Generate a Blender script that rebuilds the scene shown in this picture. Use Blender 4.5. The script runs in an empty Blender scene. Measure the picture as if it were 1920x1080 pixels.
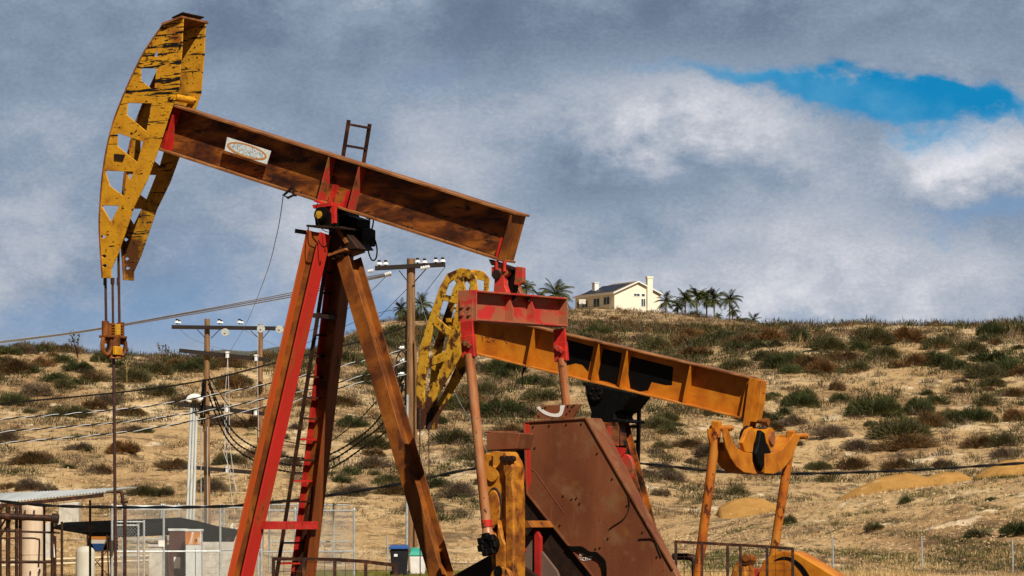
import bpy, bmesh, math, random
import numpy as np
from mathutils import Vector, Matrix
R = math.radians
random.seed(7)
rng = np.random.default_rng(7)
sc = bpy.context.scene
COL = sc.collection

# ------------------------------------------------------------------ camera
F = 6500.0            # focal length in pixels of the 1920 wide photograph
YH = 985.0            # row of the horizon in the photograph
EYE = 1.7
cam_d = bpy.data.cameras.new('camera')
cam = bpy.data.objects.new('camera', cam_d)
COL.objects.link(cam)
cam.location = (0, 0, EYE)
cam.rotation_euler = (R(90), 0, 0)
cam_d.sensor_width = 36
cam_d.lens = 36 * F / 1920
cam_d.shift_y = (YH - 540) / 1920
cam_d.clip_start = 0.5
cam_d.clip_end = 20000
sc.camera = cam
sc.render.resolution_x, sc.render.resolution_y = 1024, 576

# ------------------------------------------------------------------ sky, sun, exposure
SUN = Vector((0.57, -1.25, 1.36)).normalized()      # towards the sun
sun_el = math.asin(SUN.z)
w = bpy.data.worlds.new('World')
sc.world = w
w.use_nodes = True
nt = w.node_tree
for n in list(nt.nodes): nt.nodes.remove(n)
NW = nt.nodes.new
LW = nt.links.new
def wmath(op, a, b=None, c=None, clamp=False):
    n = NW('ShaderNodeMath'); n.operation = op; n.use_clamp = clamp
    for i, v in enumerate((a, b, c)):
        if v is None: continue
        if isinstance(v, (int, float)): n.inputs[i].default_value = v
        else: LW(v, n.inputs[i])
    return n.outputs[0]
def wmix(f, a, b):
    n = NW('ShaderNodeMix'); n.data_type = 'RGBA'
    for s, v in ((0, f), (6, a), (7, b)):
        if isinstance(v, (int, float)): n.inputs[s].default_value = v
        elif isinstance(v, tuple): n.inputs[s].default_value = (*v, 1)
        else: LW(v, n.inputs[s])
    return n.outputs[2]
def wstep(v, a, b):
    n = NW('ShaderNodeMapRange'); n.interpolation_type = 'SMOOTHSTEP'
    LW(v, n.inputs[0]); n.inputs[1].default_value = a; n.inputs[2].default_value = b
    return n.outputs[0]
STR = 0.1
out = NW('ShaderNodeOutputWorld'); bg = NW('ShaderNodeBackground'); bg.inputs[1].default_value = STR
LW(bg.outputs[0], out.inputs[0])
sky = NW('ShaderNodeTexSky'); sky.sky_type = 'NISHITA'; sky.sun_disc = False
sky.sun_elevation = sun_el
sky.sun_rotation = math.atan2(SUN.x, SUN.y)
sky.altitude = 100; sky.air_density = 1.0; sky.dust_density = 0.6; sky.ozone_density = 2.0
tc = NW('ShaderNodeTexCoord'); sep = NW('ShaderNodeSeparateXYZ'); LW(tc.outputs['Generated'], sep.inputs[0])
dy = wmath('MAXIMUM', sep.outputs[1], 0.05)
U = wmath('MULTIPLY', wmath('DIVIDE', sep.outputs[0], dy), 6.5)     # azimuth, unit = 1000 photo px
V = wmath('MULTIPLY', wmath('DIVIDE', sep.outputs[2], dy), 6.5)     # elevation
cmb = NW('ShaderNodeCombineXYZ'); LW(U, cmb.inputs[0]); LW(wmath('MULTIPLY', V, 1.5), cmb.inputs[1])
def wnoise(scale, detail=6, rough=.5, off=0.0, dist=0.0):
    m = NW('ShaderNodeMapping'); m.inputs['Location'].default_value = (off, off*.7, off*.3); LW(cmb.outputs[0], m.inputs[0])
    n = NW('ShaderNodeTexNoise'); n.inputs['Scale'].default_value = scale; n.inputs['Detail'].default_value = detail
    n.inputs['Roughness'].default_value = rough; n.inputs['Distortion'].default_value = dist
    LW(m.outputs[0], n.inputs[0]); return n.outputs[0]
n_big = wnoise(1.7, 9, .55, 3.1, .25)
n_mid = wnoise(4.2, 9, .58, 7.7, .2)
n_fine = wnoise(13, 8, .66, 1.3, .3)
n_grain = wnoise(95, 3, .7, 5.3)
wU = wmath('ADD', U, wmath('MULTIPLY', wmath('SUBTRACT', n_mid, .5), .34))
wV = wmath('ADD', V, wmath('MULTIPLY', wmath('SUBTRACT', n_big, .5), .16))
wV = wmath('ADD', wV, wmath('MULTIPLY', wmath('SUBTRACT', n_mid, .5), .22))
wV = wmath('ADD', wV, wmath('MULTIPLY', wmath('SUBTRACT', n_fine, .5), .05))
def blob(px, py, a, b, ang=0.0, u=wU, v=wV):
    cx, cy = (px-960)/1000, (YH-py)/1000
    ca, sa = math.cos(R(ang)), math.sin(R(ang))
    du = wmath('SUBTRACT', u, cx); dv = wmath('SUBTRACT', v, cy)
    p = wmath('ADD', wmath('MULTIPLY', du, ca/a), wmath('MULTIPLY', dv, sa/a))
    q = wmath('ADD', wmath('MULTIPLY', du, -sa/b), wmath('MULTIPLY', dv, ca/b))
    r2 = wmath('ADD', wmath('MULTIPLY', p, p), wmath('MULTIPLY', q, q))
    return wmath('EXPONENT', wmath('MULTIPLY', r2, -1.0))
def total(lst, base=0.0):
    s = None
    for wt, b in lst:
        t = wmath('MULTIPLY', b, wt)
        s = t if s is None else wmath('ADD', s, t)
    return wmath('ADD', s, base)
bright = total([
    (.34, blob(1250, 235, .16, .085, -8)), (.22, blob(1440, 270, .16, .07, -25)), (.36, blob(1870, 300, .15, .07, -10)),
    (.16, blob(1550, 470, .28, .10)), (.13, blob(1350, 560, .25, .06)), (.10, blob(1700, 130, .20, .05)),
    (.10, blob(1400, 520, .5, .16)), (-.22, blob(1130, 345, .17, .055)), (-.12, blob(1800, 400, .16, .06)), (-.24, blob(1100, 30, 1.0, .10)),
    (.10, blob(60, 470, .14, .05)), (.08, blob(850, 300, .18, .10)), (-.08, blob(250, 60, .5, .2)),
    (.10, blob(60, 370, .10, .05)), (-.10, blob(560, 160, .3, .1)), (.06, blob(1180, 640, .5, .06)),
    (.72, wmath('SUBTRACT', n_mid, .5)), (.72, wmath('SUBTRACT', n_big, .5)), (.22, wmath('SUBTRACT', n_fine, .5)), (.20, wmath('SUBTRACT', n_grain, .5)),
], .52)
ramp = NW('ShaderNodeValToRGB'); LW(bright, ramp.inputs[0])
def lin(r, g, b):
    f = lambda c: ((c/255+.055)/1.055)**2.4 if c > 10 else c/255/12.92
    return (f(r), f(g), f(b))
cr = ramp.color_ramp
cr.elements[0].position = 0.0; cr.elements[0].color = (*[c/STR for c in lin(80, 98, 120)], 1)
cr.elements[1].position = 1.0; cr.elements[1].color = (*[c/STR for c in lin(230, 227, 232)], 1)
for p_, c_ in ((.25, (106, 122, 143)), (.45, (132, 147, 167)), (.68, (174, 180, 191))):
    e = cr.elements.new(p_); e.color = (*[c/STR for c in lin(*c_)], 1)
bl_ = wstep(n_mid, .35, .68); bl_a = tuple(c/STR for c in lin(20, 126, 178)); bl_b = tuple(c/STR for c in lin(84, 152, 192)); blue = wmix(bl_, bl_a, bl_b)
pale = tuple(c/STR for c in lin(112, 146, 184))
g1 = blob(1650, 222, .20, .044, -9)
g2 = blob(1470, 168, .24, .026, -7)
g3 = blob(1880, 216, .24, .024, -2)
gap = wmath('ADD', wmath('ADD', g1, g2), wmath('MULTIPLY', g3, .9))
gapm = wstep(wmath('ADD', gap, wmath('MULTIPLY', wmath('SUBTRACT', n_fine, .5), .75)), .10, 1.20)
gap2 = wmath('MULTIPLY', wstep(total([(.9, blob(1850, 410, .16, .035)), (.75, blob(120, 610, .5, .06)), (.7, blob(700, 590, .25, .10)), (.5, blob(350, 500, .22, .10)), (.55, blob(1450, 610, .6, .03)), (.5, blob(820, 140, .1, .05))], 0), .2, 1.2), .85)
cl = wmix(gap2, ramp.outputs[0], pale)
cl = wmix(gapm, cl, blue)
m_dir = wmath('MULTIPLY', wstep(sep.outputs[1], .55, .85), wstep(sep.outputs[2], -.08, -.02))
skc = wmix(.86, sky.outputs[0], (.03, .05, .09))
LW(wmix(m_dir, skc, cl), bg.inputs[0])

sd = bpy.data.lights.new('sun', 'SUN'); sd.energy = 5.0; sd.angle = R(.5); sd.color = (1.0, .93, .80)
so = bpy.data.objects.new('sun', sd); COL.objects.link(so); so.location = (20, -30, 40)
so.rotation_euler = (-SUN).to_track_quat('-Z', 'Y').to_euler()
sc.view_settings.view_transform = 'Standard'; sc.view_settings.look = 'None'
sc.view_settings.exposure = 0.18; sc.view_settings.gamma = 1.0
sc.render.engine = 'CYCLES'
sc.cycles.max_bounces = 5; sc.cycles.diffuse_bounces = 2; sc.cycles.glossy_bounces = 2; sc.cycles.transparent_max_bounces = 8

# ------------------------------------------------------------------ pixel -> place
def at(px, py, D):
    return Vector(((px-960)/F*D, D, EYE + (YH-py)/F*D))

# ------------------------------------------------------------------ materials
def mat(name, stops, scale=3.0, detail=8, rough=.65, stretch=(1, 1, 1), spots=None, bump=.15, bscale=30, metallic=0.0,
        spec=.3, vary=0.0, dirt=None, distort=.4, coord='Object', contrast=1.0):
    """stops: [(pos, (r,g,b) linear)], spots: list of (colour, lo, hi, scale, stretch)"""
    m = bpy.data.materials.new(name); m.use_nodes = True
    t = m.node_tree; N = t.nodes.new; L = t.links.new
    b = t.nodes['Principled BSDF']
    b.inputs['Roughness'].default_value = rough; b.inputs['Metallic'].default_value = metallic
    b.inputs['Specular IOR Level'].default_value = spec
    c = N('ShaderNodeTexCoord')
    def noise(sc_, st, det=8, dist=0.0, rg=.6):
        mp = N('ShaderNodeMapping'); mp.inputs['Scale'].default_value = st; L(c.outputs[coord], mp.inputs[0])
        n = N('ShaderNodeTexNoise'); n.inputs['Scale'].default_value = sc_; n.inputs['Detail'].default_value = det
        n.inputs['Distortion'].default_value = dist; n.inputs['Roughness'].default_value = rg
        L(mp.outputs[0], n.inputs[0]); return n.outputs[0]
    n0 = noise(scale, stretch, detail, distort)
    r = N('ShaderNodeValToRGB'); L(n0, r.inputs[0])
    el = r.color_ramp.elements
    el[0].position = stops[0][0]; el[0].color = (*stops[0][1], 1)
    el[1].position = stops[-1][0]; el[1].color = (*stops[-1][1], 1)
    for p_, c_ in stops[1:-1]:
        e = el.new(p_); e.color = (*c_, 1)
    cur = r.outputs[0]
    for sp in (spots or []):
        col_, lo, hi, s_, st_ = sp[:5]
        nn = noise(s_, st_, 6, .3)
        if len(sp) > 5:
            z0, z1, gain = sp[5:]
            sx = N('ShaderNodeSeparateXYZ'); L(c.outputs['Object'], sx.inputs[0]); zr = N('ShaderNodeMapRange'); L(sx.outputs[2], zr.inputs[0])
            zr.inputs[1].default_value = z0; zr.inputs[2].default_value = z1; zr.inputs[4].default_value = gain
            ad = N('ShaderNodeMath'); ad.operation = 'ADD'; L(nn, ad.inputs[0]); L(zr.outputs[0], ad.inputs[1]); nn = ad.outputs[0]
        mr = N('ShaderNodeMapRange'); mr.interpolation_type = 'SMOOTHSTEP'
        mr.inputs[1].default_value = lo; mr.inputs[2].default_value = hi; L(nn, mr.inputs[0])
        mx = N('ShaderNodeMix'); mx.data_type = 'RGBA'; L(mr.outputs[0], mx.inputs[0]); L(cur, mx.inputs[6])
        mx.inputs[7].default_value = (*col_, 1); cur = mx.outputs[2]
    if vary:
        oi = N('ShaderNodeObjectInfo'); hs = N('ShaderNodeHueSaturation')
        a = N('ShaderNodeMapRange'); L(oi.outputs['Random'], a.inputs[0]); a.inputs[3].default_value = 1-vary; a.inputs[4].default_value = 1+vary
        L(a.outputs[0], hs.inputs['Value']); L(cur, hs.inputs['Color']); cur = hs.outputs[0]
    L(cur, b.inputs['Base Color'])
    if bump:
        nb = noise(bscale, (1, 1, 1), 6)
        bp = N('ShaderNodeBump'); bp.inputs['Strength'].default_value = bump; bp.inputs['Distance'].default_value = .02
        L(nb, bp.inputs['Height']); L(bp.outputs[0], b.inputs['Normal'])
    return m

RUST_D = (.030, .010, .004); RUST = (.16, .045, .010); RUST_O = (.36, .115, .018); RUST_L = (.45, .20, .07); BLK = (.006, .005, .005)
M = {}
M['yellow'] = mat('worn_yellow_paint', [(.30, (.34, .12, .010)), (.42, (.56, .25, .012)), (.60, (.66, .315, .014)), (.75, (.55, .22, .012))], 3.5, 8, .55,
    spots=[((.28, .08, .01), .56, .78, 2.2, (1, 1, 1)), (BLK, .665, .69, 2.6, (.6, .6, 8), 6.8, 8.4, .125), (BLK, .66, .69, 12, (1, 1, 1.8), 7.4, 8.8, .10), (RUST_D, .62, .66, 13, (1, 1, 1.5)), (BLK, .66, .70, 26, (1, 1, 2.4))], bump=.25)
M['yellow_far'] = mat('heavily_worn_yellow_paint', [(.30, (.28, .10, .010)), (.45, (.50, .23, .012)), (.60, (.60, .29, .014))], 3.5, 8, .6,
    spots=[((.10, .035, .008), .48, .62, 1.6, (1, 1, .8), 7.0, 5.0, .10), (BLK, .60, .64, 3.0, (.6, .6, 6)), (BLK, .60, .64, 12, (1, 1, 1.5))], bump=.3)
M['yellow_old'] = mat('flaking_yellow_paint', [(.30, (.12, .04, .008)), (.42, (.50, .24, .012)), (.60, (.62, .34, .03)), (.75, (.52, .27, .03))], 4, 9, .6,
    spots=[((.22, .07, .010), .60, .70, 2.5, (1, 1, 1)), ((.07, .022, .008), .54, .62, 4, (1, 1, .7), 4.6, 3.6, .18), (RUST_D, .60, .66, 13, (1, 1, .8)), (BLK, .63, .67, 26, (1, 1, 1))], bump=.3)
M['beam_rust'] = mat('rusted_beam_paint', [(.30, (.014, .004, .002)), (.42, (.055, .014, .004)), (.50, (.13, .034, .006)), (.59, (.29, .088, .011)), (.74, (.38, .15, .022))], 2.6, 10, .62, (.55, 1, 1.6),
    spots=[((.02, .006, .004), .56, .66, 5, (.6, 1, 2.0)), ((.30, .03, .012), .68, .74, 2, (1, 1, 1))], bump=.2)
M['flange_rust'] = mat('rusted_flange_edge', [(.3, (.09, .030, .010)), (.5, (.24, .085, .022)), (.7, (.42, .19, .065))], 5, 9, .6, (.4, 1, 1), bump=.25)
M['leg_brown'] = mat('weathered_brown_orange_steel', [(.30, (.06, .018, .005)), (.45, (.16, .045, .008)), (.58, (.28, .085, .010)), (.75, (.40, .155, .035))], 1.9, 10, .6,
    spots=[((.05, .014, .006), .60, .72, 4, (1, 1, .5))], bump=.2)
M['leg_red'] = mat('faded_red_paint_over_rust', [(.28, (.20, .062, .012)), (.38, (.32, .070, .014)), (.46, (.48, .028, .014)), (.62, (.56, .022, .016)), (.80, (.62, .07, .03))], 1.3, 9, .55, (1, 1, .5),
    spots=[((.07, .02, .01), .63, .70, 9, (1, 1, .7))], bump=.18)
M['leg_orange'] = mat('orange_red_faded_paint', [(.30, (.22, .06, .012)), (.45, (.38, .085, .014)), (.60, (.52, .07, .016)), (.80, (.56, .13, .03))], 1.5, 9, .55, (1, 1, .5), bump=.15)
M['leg_mix'] = mat('brown_red_worn_paint', [(.34, (.14, .040, .010)), (.48, (.26, .065, .012)), (.60, (.36, .050, .014)), (.72, (.48, .035, .018)), (.85, (.50, .06, .03))], 1.1, 9, .55, (1, 1, .4), spots=[((.05, .014, .006), .60, .70, 6, (1, 1, .5))], bump=.18)
M['red'] = mat('red_paint', [(.3, (.28, .020, .012)), (.5, (.50, .018, .013)), (.7, (.60, .05, .03))], 5, 8, .5, spots=[((.16, .045, .015), .58, .66, 5, (1, 1, 1)), (RUST_D, .66, .70, 16, (1, 1, 1))], bump=.15)
M['red_rust'] = mat('red_paint_wearing_to_rust', [(.32, (.12, .035, .012)), (.44, (.25, .085, .03)), (.52, (.46, .035, .025)), (.68, (.56, .04, .03))], 4, 9, .55, spots=[((.32, .15, .07), .58, .70, 6, (1, 1, 1))], bump=.2)
M['eq_red'] = mat('peeling_red_equalizer_paint', [(.30, (.24, .13, .06)), (.48, (.36, .10, .05)), (.58, (.46, .030, .025)), (.7, (.52, .03, .03))], 2.2, 12, .55, (.8, .8, 1.4), spots=[(RUST_D, .66, .72, 12, (1, 1, 1))], bump=.2)
M['tube'] = mat('pitman_tube_steel', [(.34, (.16, .045, .014)), (.47, (.36, .115, .035)), (.58, (.40, .17, .07)), (.68, (.44, .24, .14)), (.8, (.36, .07, .03))], 3.0, 9, .40, (1, 1, .35), spots=[(RUST_D, .62, .68, 9, (1, 1, .8))], bump=.12, spec=.5)
M['tube_orange'] = mat('orange_pitman_tube', [(.3, (.22, .045, .008)), (.5, (.48, .13, .012)), (.7, (.52, .20, .03))], 3.0, 8, .5, (1, 1, .4), spots=[((.10, .025, .008), .55, .62, 9, (1, 1, .5))], bump=.2)
M['orange'] = mat('orange_paint', [(.3, (.30, .080, .006)), (.48, (.47, .145, .007)), (.7, (.58, .22, .012))], 2.6, 9, .55, spots=[((.20, .06, .012), .60, .74, 1.8, (1, 1, .5)), ((.10, .03, .01), .66, .72, 18, (1, 1, 1)), ((.42, .10, .01), .58, .72, 3, (1, 1, .4))], bump=.12)
M['orange_edge'] = mat('orange_flange_edge', [(.3, (.20, .065, .012)), (.5, (.48, .15, .015)), (.7, (.56, .25, .06))], 6, 8, .55, (.4, 1, 1), bump=.2)
M['crank'] = mat('orange_cast_crank', [(.32, (.09, .026, .007)), (.45, (.28, .085, .010)), (.57, (.48, .18, .014)), (.72, (.54, .23, .02))], 4, 10, .6, spots=[((.05, .016, .006), .57, .68, 6, (1, 1, .5))], bump=.4, bscale=14)
M['cover'] = mat('brown_weathered_cover', [(.30, (.125, .037, .015)), (.48, (.180, .054, .021)), (.62, (.22, .070, .028)), (.78, (.26, .12, .055))], 1.6, 10, .6, (1, 1, .30),
    spots=[((.24, .12, .065), .58, .78, 6, (1.6, 1, .10)), ((.21, .095, .040), .50, .68, 2.6, (1, 1, 1)), ((.115, .036, .014), .55, .75, 1.4, (1, 1, .6)), ((.05, .018, .008), .66, .72, 11, (1, 1, 1)), ((.20, .08, .02), .58, .70, 2.5, (1, 1, 1))], bump=.12)
M['dark_steel'] = mat('dark_rusted_steel', [(.3, (.010, .005, .003)), (.6, (.030, .012, .006)), (.8, (.09, .032, .012))], 6, 8, .6, bump=.25)
M['brown_pipe'] = mat('rusty_brown_pipe', [(.34, (.014, .005, .003)), (.55, (.042, .014, .006)), (.75, (.16, .05, .014))], 6, 8, .6, bump=.2)
M['black'] = mat('oily_black_metal', [(.3, (.0016, .0015, .0015)), (.6, (.004, .0035, .003)), (.8, (.018, .013, .010))], 9, 8, .6, bump=.4, bscale=25, spec=.12)
M['blackpaint'] = mat('black_overpaint', [(.3, (.0022, .0022, .0025)), (.7, (.0045, .0042, .004))], 9, 5, .5, bump=.05, spec=.12)
M['white'] = mat('white_paint', [(.3, (.66, .64, .60)), (.7, (.80, .78, .74))], 5, 5, .5, bump=.05)
M['signwhite'] = mat('worn_white_sign', [(.35, (.52, .56, .56)), (.5, (.74, .76, .75)), (.7, (.84, .82, .78))], 30, 6, .5, bump=.05)
M['signspeck'] = mat('abraded_lettering', [(.38, (.30, .35, .37)), (.47, (.52, .57, .58)), (.60, (.78, .80, .80))], 38, 4, .5, bump=.05)
M['signorange'] = mat('sign_orange_ring', [(.4, (.62, .22, .03)), (.6, (.56, .26, .08))], 20, 5, .5, bump=.0)
M['rod'] = mat('brown_polished_rod', [(.3, (.035, .015, .012)), (.7, (.09, .035, .022))], 8, 5, .4, bump=.05, spec=.5)
M['wood'] = mat('pole_wood', [(.3, (.09, .045, .020)), (.5, (.22, .115, .050)), (.7, (.34, .19, .09))], 6, 9, .8, (3, 3, .15), spots=[((.04, .02, .012), .62, .70, 9, (2, 2, .3))], bump=.5, bscale=20)
M['wooddark'] = mat('dark_crossarm_wood', [(.3, (.010, .007, .006)), (.6, (.028, .018, .013)), (.8, (.06, .035, .02))], 6, 8, .8, (.3, 3, 3), bump=.3)
M['galv'] = mat('galvanised_steel', [(.3, (.30, .33, .35)), (.6, (.46, .49, .50)), (.8, (.58, .60, .60))], 8, 5, .45, bump=.05, metallic=.3)
M['mesh'] = mat('grey_wire_mesh', [(.3, (.16, .17, .17)), (.7, (.30, .31, .31))], 8, 5, .5, bump=0)
M['ceramic'] = mat('white_porcelain', [(.3, (.62, .64, .66)), (.7, (.82, .82, .82))], 8, 3, .25, bump=0, spec=.6)
M['glassy'] = mat('greenish_glass_insulator', [(.3, (.34, .36, .33)), (.7, (.52, .54, .50))], 8, 3, .2, bump=0, spec=.7)
M['cable'] = mat('black_cable_sheath', [(.3, (.004, .004, .004)), (.7, (.010, .009, .009))], 8, 3, .7, bump=0, spec=.15)
M['cablelight'] = mat('bare_aluminium_strand', [(.3, (.40, .41, .42)), (.7, (.62, .62, .62))], 8, 3, .4, bump=0)
M['wire'] = mat('thin_grey_wire', [(.3, (.20, .21, .22)), (.7, (.34, .35, .35))], 8, 3, .5, bump=0)
M['tan'] = mat('beige_tank_paint', [(.3, (.46, .33, .22)), (.5, (.60, .47, .34)), (.7, (.66, .53, .40))], 2, 8, .55, (1, 1, .3), spots=[((.30, .17, .09), .64, .72, 4, (1, 1, .4))], bump=.05)
M['zinc'] = mat('corrugated_roof_metal', [(.3, (.30, .31, .31)), (.5, (.42, .44, .44)), (.7, (.55, .56, .55))], 1.3, 8, .5, (1, .15, 1), spots=[((.24, .13, .07), .66, .76, 3, (1, 1, 1))], bump=.05)
M['canopy'] = mat('black_canopy_sheet', [(.3, (.002, .0018, .0016)), (.7, (.008, .0065, .005))], 3, 8, .95, spec=.02, bump=.2)
M['concrete'] = mat('pale_block', [(.3, (.34, .31, .26)), (.5, (.48, .45, .39)), (.7, (.58, .55, .49))], 3, 8, .85, spots=[((.25, .23, .19), .62, .70, 5, (1, 1, .4))], bump=.2)
M['cabbrown'] = mat('dark_brown_cabinet_paint', [(.3, (.045, .018, .014)), (.7, (.10, .035, .026))], 3, 8, .6, (1, 1, .3), bump=.1)
M['cabwhite'] = mat('grey_white_cabinet_paint', [(.3, (.44, .47, .47)), (.7, (.62, .64, .62))], 3, 8, .6, (1, 1, .3), bump=.05)
M['cabrust'] = mat('rust_streaked_cabinet_top', [(.40, (.62, .60, .54)), (.50, (.50, .20, .05)), (.65, (.38, .11, .02))], 3, 8, .6, (2, 2, .3), bump=.1)
M['creampipe'] = mat('cream_pipeline', [(.3, (.50, .40, .24)), (.7, (.66, .56, .38))], 3, 5, .6, bump=0)
M['blue'] = mat('blue_plastic_lid', [(.3, (.012, .06, .22)), (.7, (.02, .09, .30))], 4, 4, .4, bump=0)
M['binblack'] = mat('black_plastic_bin', [(.3, (.008, .009, .012)), (.7, (.016, .017, .02))], 4, 4, .5, bump=.1)
M['teal'] = mat('pale_teal_plastic', [(.3, (.03, .27, .20)), (.7, (.05, .36, .27))], 4, 4, .5, bump=0)
M['stucco'] = mat('cream_stucco', [(.3, (.78, .71, .57)), (.7, (.84, .78, .64))], .8, 6, .9, bump=.1)
M['stucco2'] = mat('tan_stucco', [(.3, (.44, .35, .20)), (.7, (.52, .42, .26))], .8, 6, .9, bump=.1)
M['roof'] = mat('brown_roof_tiles', [(.3, (.13, .085, .06)), (.7, (.24, .16, .11))], 3, 8, .85, (.3, 3, 1), bump=.4, bscale=4)
M['solar'] = mat('solar_panels', [(.3, (.010, .014, .028)), (.7, (.018, .024, .045))], 2, 3, .5, bump=0, spec=.15)
M['glass'] = mat('window_glass', [(.3, (.02, .03, .045)), (.7, (.06, .08, .10))], 1.0, 3, .1, bump=0, spec=.8)
M['trim'] = mat('white_trim', [(.3, (.70, .70, .68)), (.7, (.80, .80, .78))], 2, 3, .6, bump=0)
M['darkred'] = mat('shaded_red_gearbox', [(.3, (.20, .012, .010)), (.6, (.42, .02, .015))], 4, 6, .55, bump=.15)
M['greyplate'] = mat('dusty_grey_brown_plate', [(.3, (.10, .055, .035)), (.6, (.16, .10, .075)), (.8, (.20, .14, .11))], 2.5, 7, .7, (1, 1, .3), bump=.1)

# ------------------------------------------------------------------ objects
def tag(o, label=None, cat=None, group=None, kind=None):
    if label: o['label'] = label
    if cat: o['category'] = cat
    if group: o['group'] = group
    if kind: o['kind'] = kind
    return o
def empty(name, loc, rz=0.0, label=None, cat=None, group=None):
    o = bpy.data.objects.new(name, None); COL.objects.link(o); o.empty_display_size = .3
    o.location = loc; o.rotation_euler = (0, 0, rz)
    return tag(o, label, cat, group)
def copy_tree(o, parent=None):
    c = o.copy(); COL.objects.link(c)
    if parent is not None: c.parent = parent
    for ch in list(o.children): copy_tree(ch, c)
    return c

class MB:
    """collects shapes, then links them as ONE mesh object"""
    def __init__(s): s.v = []; s.f = []; s.m = []; s.cur = 0
    def add(s, vs, fs, mi=None):
        o = len(s.v); s.v += [tuple(p) for p in vs]
        s.f += [tuple(i+o for i in f) for f in fs]; s.m += [s.cur if mi is None else mi]*len(fs)
        return s
    def obox(s, c, a, b, d, mi=None):
        c = Vector(c); a = Vector(a); b = Vector(b); d = Vector(d)
        vs = [c+x*a+y*b+z*d for x in (-1, 1) for y in (-1, 1) for z in (-1, 1)]
        return s.add(vs, [(0, 1, 3, 2), (4, 6, 7, 5), (0, 4, 5, 1), (2, 3, 7, 6), (0, 2, 6, 4), (1, 5, 7, 3)], mi)
    def box(s, x0, x1, y0, y1, z0, z1, mi=None):
        return s.obox(((x0+x1)/2, (y0+y1)/2, (z0+z1)/2), ((x1-x0)/2, 0, 0), (0, (y1-y0)/2, 0), (0, 0, (z1-z0)/2), mi)
    def bar(s, p, q, w, h, n=(0, 0, 1), mi=None):
        """rectangular bar p->q, h along n, w across"""
        p = Vector(p); q = Vector(q); a = (q-p); l = a.length; a = a/l
        n = Vector(n); n = (n-a*n.dot(a)).normalized(); m = a.cross(n)
        return s.obox((p+q)/2, a*l/2, m*w/2, n*h/2, mi)
    def ibeam(s, p, q, n, d, w, tf=.02, tw=.014, mi=None, mis=None):
        p = Vector(p); q = Vector(q); a = (q-p).normalized()
        n = Vector(n); n = (n-a*n.dot(a)).normalized()
        for sg in (-1, 1):
            o = n*sg*(d/2-tf/2); s.bar(p+o, q+o, w, tf, n, mis[0 if sg < 0 else 2] if mis else mi)
        s.bar(p, q, tw, d-2*tf-.001, n, mis[1] if mis else mi)
        return s
    def tube(s, pts, r, n=10, cap=True, mi=None):
        pts = [Vector(p) for p in pts]; k = len(pts)
        rs = r if isinstance(r, (list, tuple)) else [r]*k
        ref = Vector((0, 0, 1)); t0 = (pts[1]-pts[0]).normalized()
        if abs(t0.dot(ref)) > .95: ref = Vector((1, 0, 0))
        u = (ref-t0*ref.dot(t0)).normalized(); vs = []
        for i, p in enumerate(pts):
            t = (pts[min(i+1, k-1)]-pts[max(i-1, 0)]).normalized()
            u = (u-t*u.dot(t)).normalized(); v = t.cross(u)
            for j in range(n):
                a = 2*math.pi*j/n; vs.append(p+(u*math.cos(a)+v*math.sin(a))*rs[i])
        fs = [(i*n+j, i*n+(j+1) % n, (i+1)*n+(j+1) % n, (i+1)*n+j) for i in range(k-1) for j in range(n)]
        if cap: fs += [tuple(range(n-1, -1, -1)), tuple(range((k-1)*n, k*n))]
        return s.add(vs, fs, mi)
    def cyl(s, p, q, r, n=20, r2=None, mi=None):
        return s.tube([p, q], [r, r if r2 is None else r2], n, True, mi)
    def ring(s, c, ax1, ax2, r, n=20, mi=None):
        c = Vector(c); ax1 = Vector(ax1); ax2 = Vector(ax2)
        pts = [c+ax1*math.cos(2*math.pi*i/n)+ax2*math.sin(2*math.pi*i/n) for i in range(n+1)]
        return s.tube(pts, r, 6, False, mi)
    def prism(s, poly, f0, f1, holes=(), mi=None):
        """poly in 2D, f0 / f1 map a 2D point to the two end faces"""
        bm = bmesh.new(); loops = []
        for lp in [poly]+list(holes):
            vs = [bm.verts.new((x, y, 0)) for x, y in lp]
            loops.append(vs)
            for i in range(len(vs)): bm.edges.new((vs[i], vs[(i+1) % len(vs)]))
        bmesh.ops.triangle_fill(bm, use_beauty=True, use_dissolve=False, edges=bm.edges[:])
        bm.verts.index_update(); pts = [(v.co.x, v.co.y) for v in bm.verts]
        nrm = Vector((0, 0, 0)); tris = []
        for f in bm.faces:
            t = [v.index for v in f.verts]
            (x0, y0), (x1, y1), (x2, y2) = pts[t[0]], pts[t[1]], pts[t[2]]
            if (x1-x0)*(y2-y0)-(x2-x0)*(y1-y0) < 0: t.reverse()
            tris.append(tuple(t))
        idx = [[v.index for v in lp] for lp in loops]
        bm.free(); n = len(pts)
        vs = [f0(*p) for p in pts]+[f1(*p) for p in pts]
        fs = [t[::-1] for t in tris]+[tuple(i+n for i in t) for t in tris]
        for k, lp in enumerate(idx):
            ar = sum(pts[lp[i]][0]*pts[lp[(i+1) % len(lp)]][1]-pts[lp[(i+1) % len(lp)]][0]*pts[lp[i]][1] for i in range(len(lp)))
            if (ar < 0) == (k == 0): lp = lp[::-1]
            for i in range(len(lp)):
                a, b = lp[i], lp[(i+1) % len(lp)]; fs.append((a, b, b+n, a+n))
        return s.add(vs, fs, mi)
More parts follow.
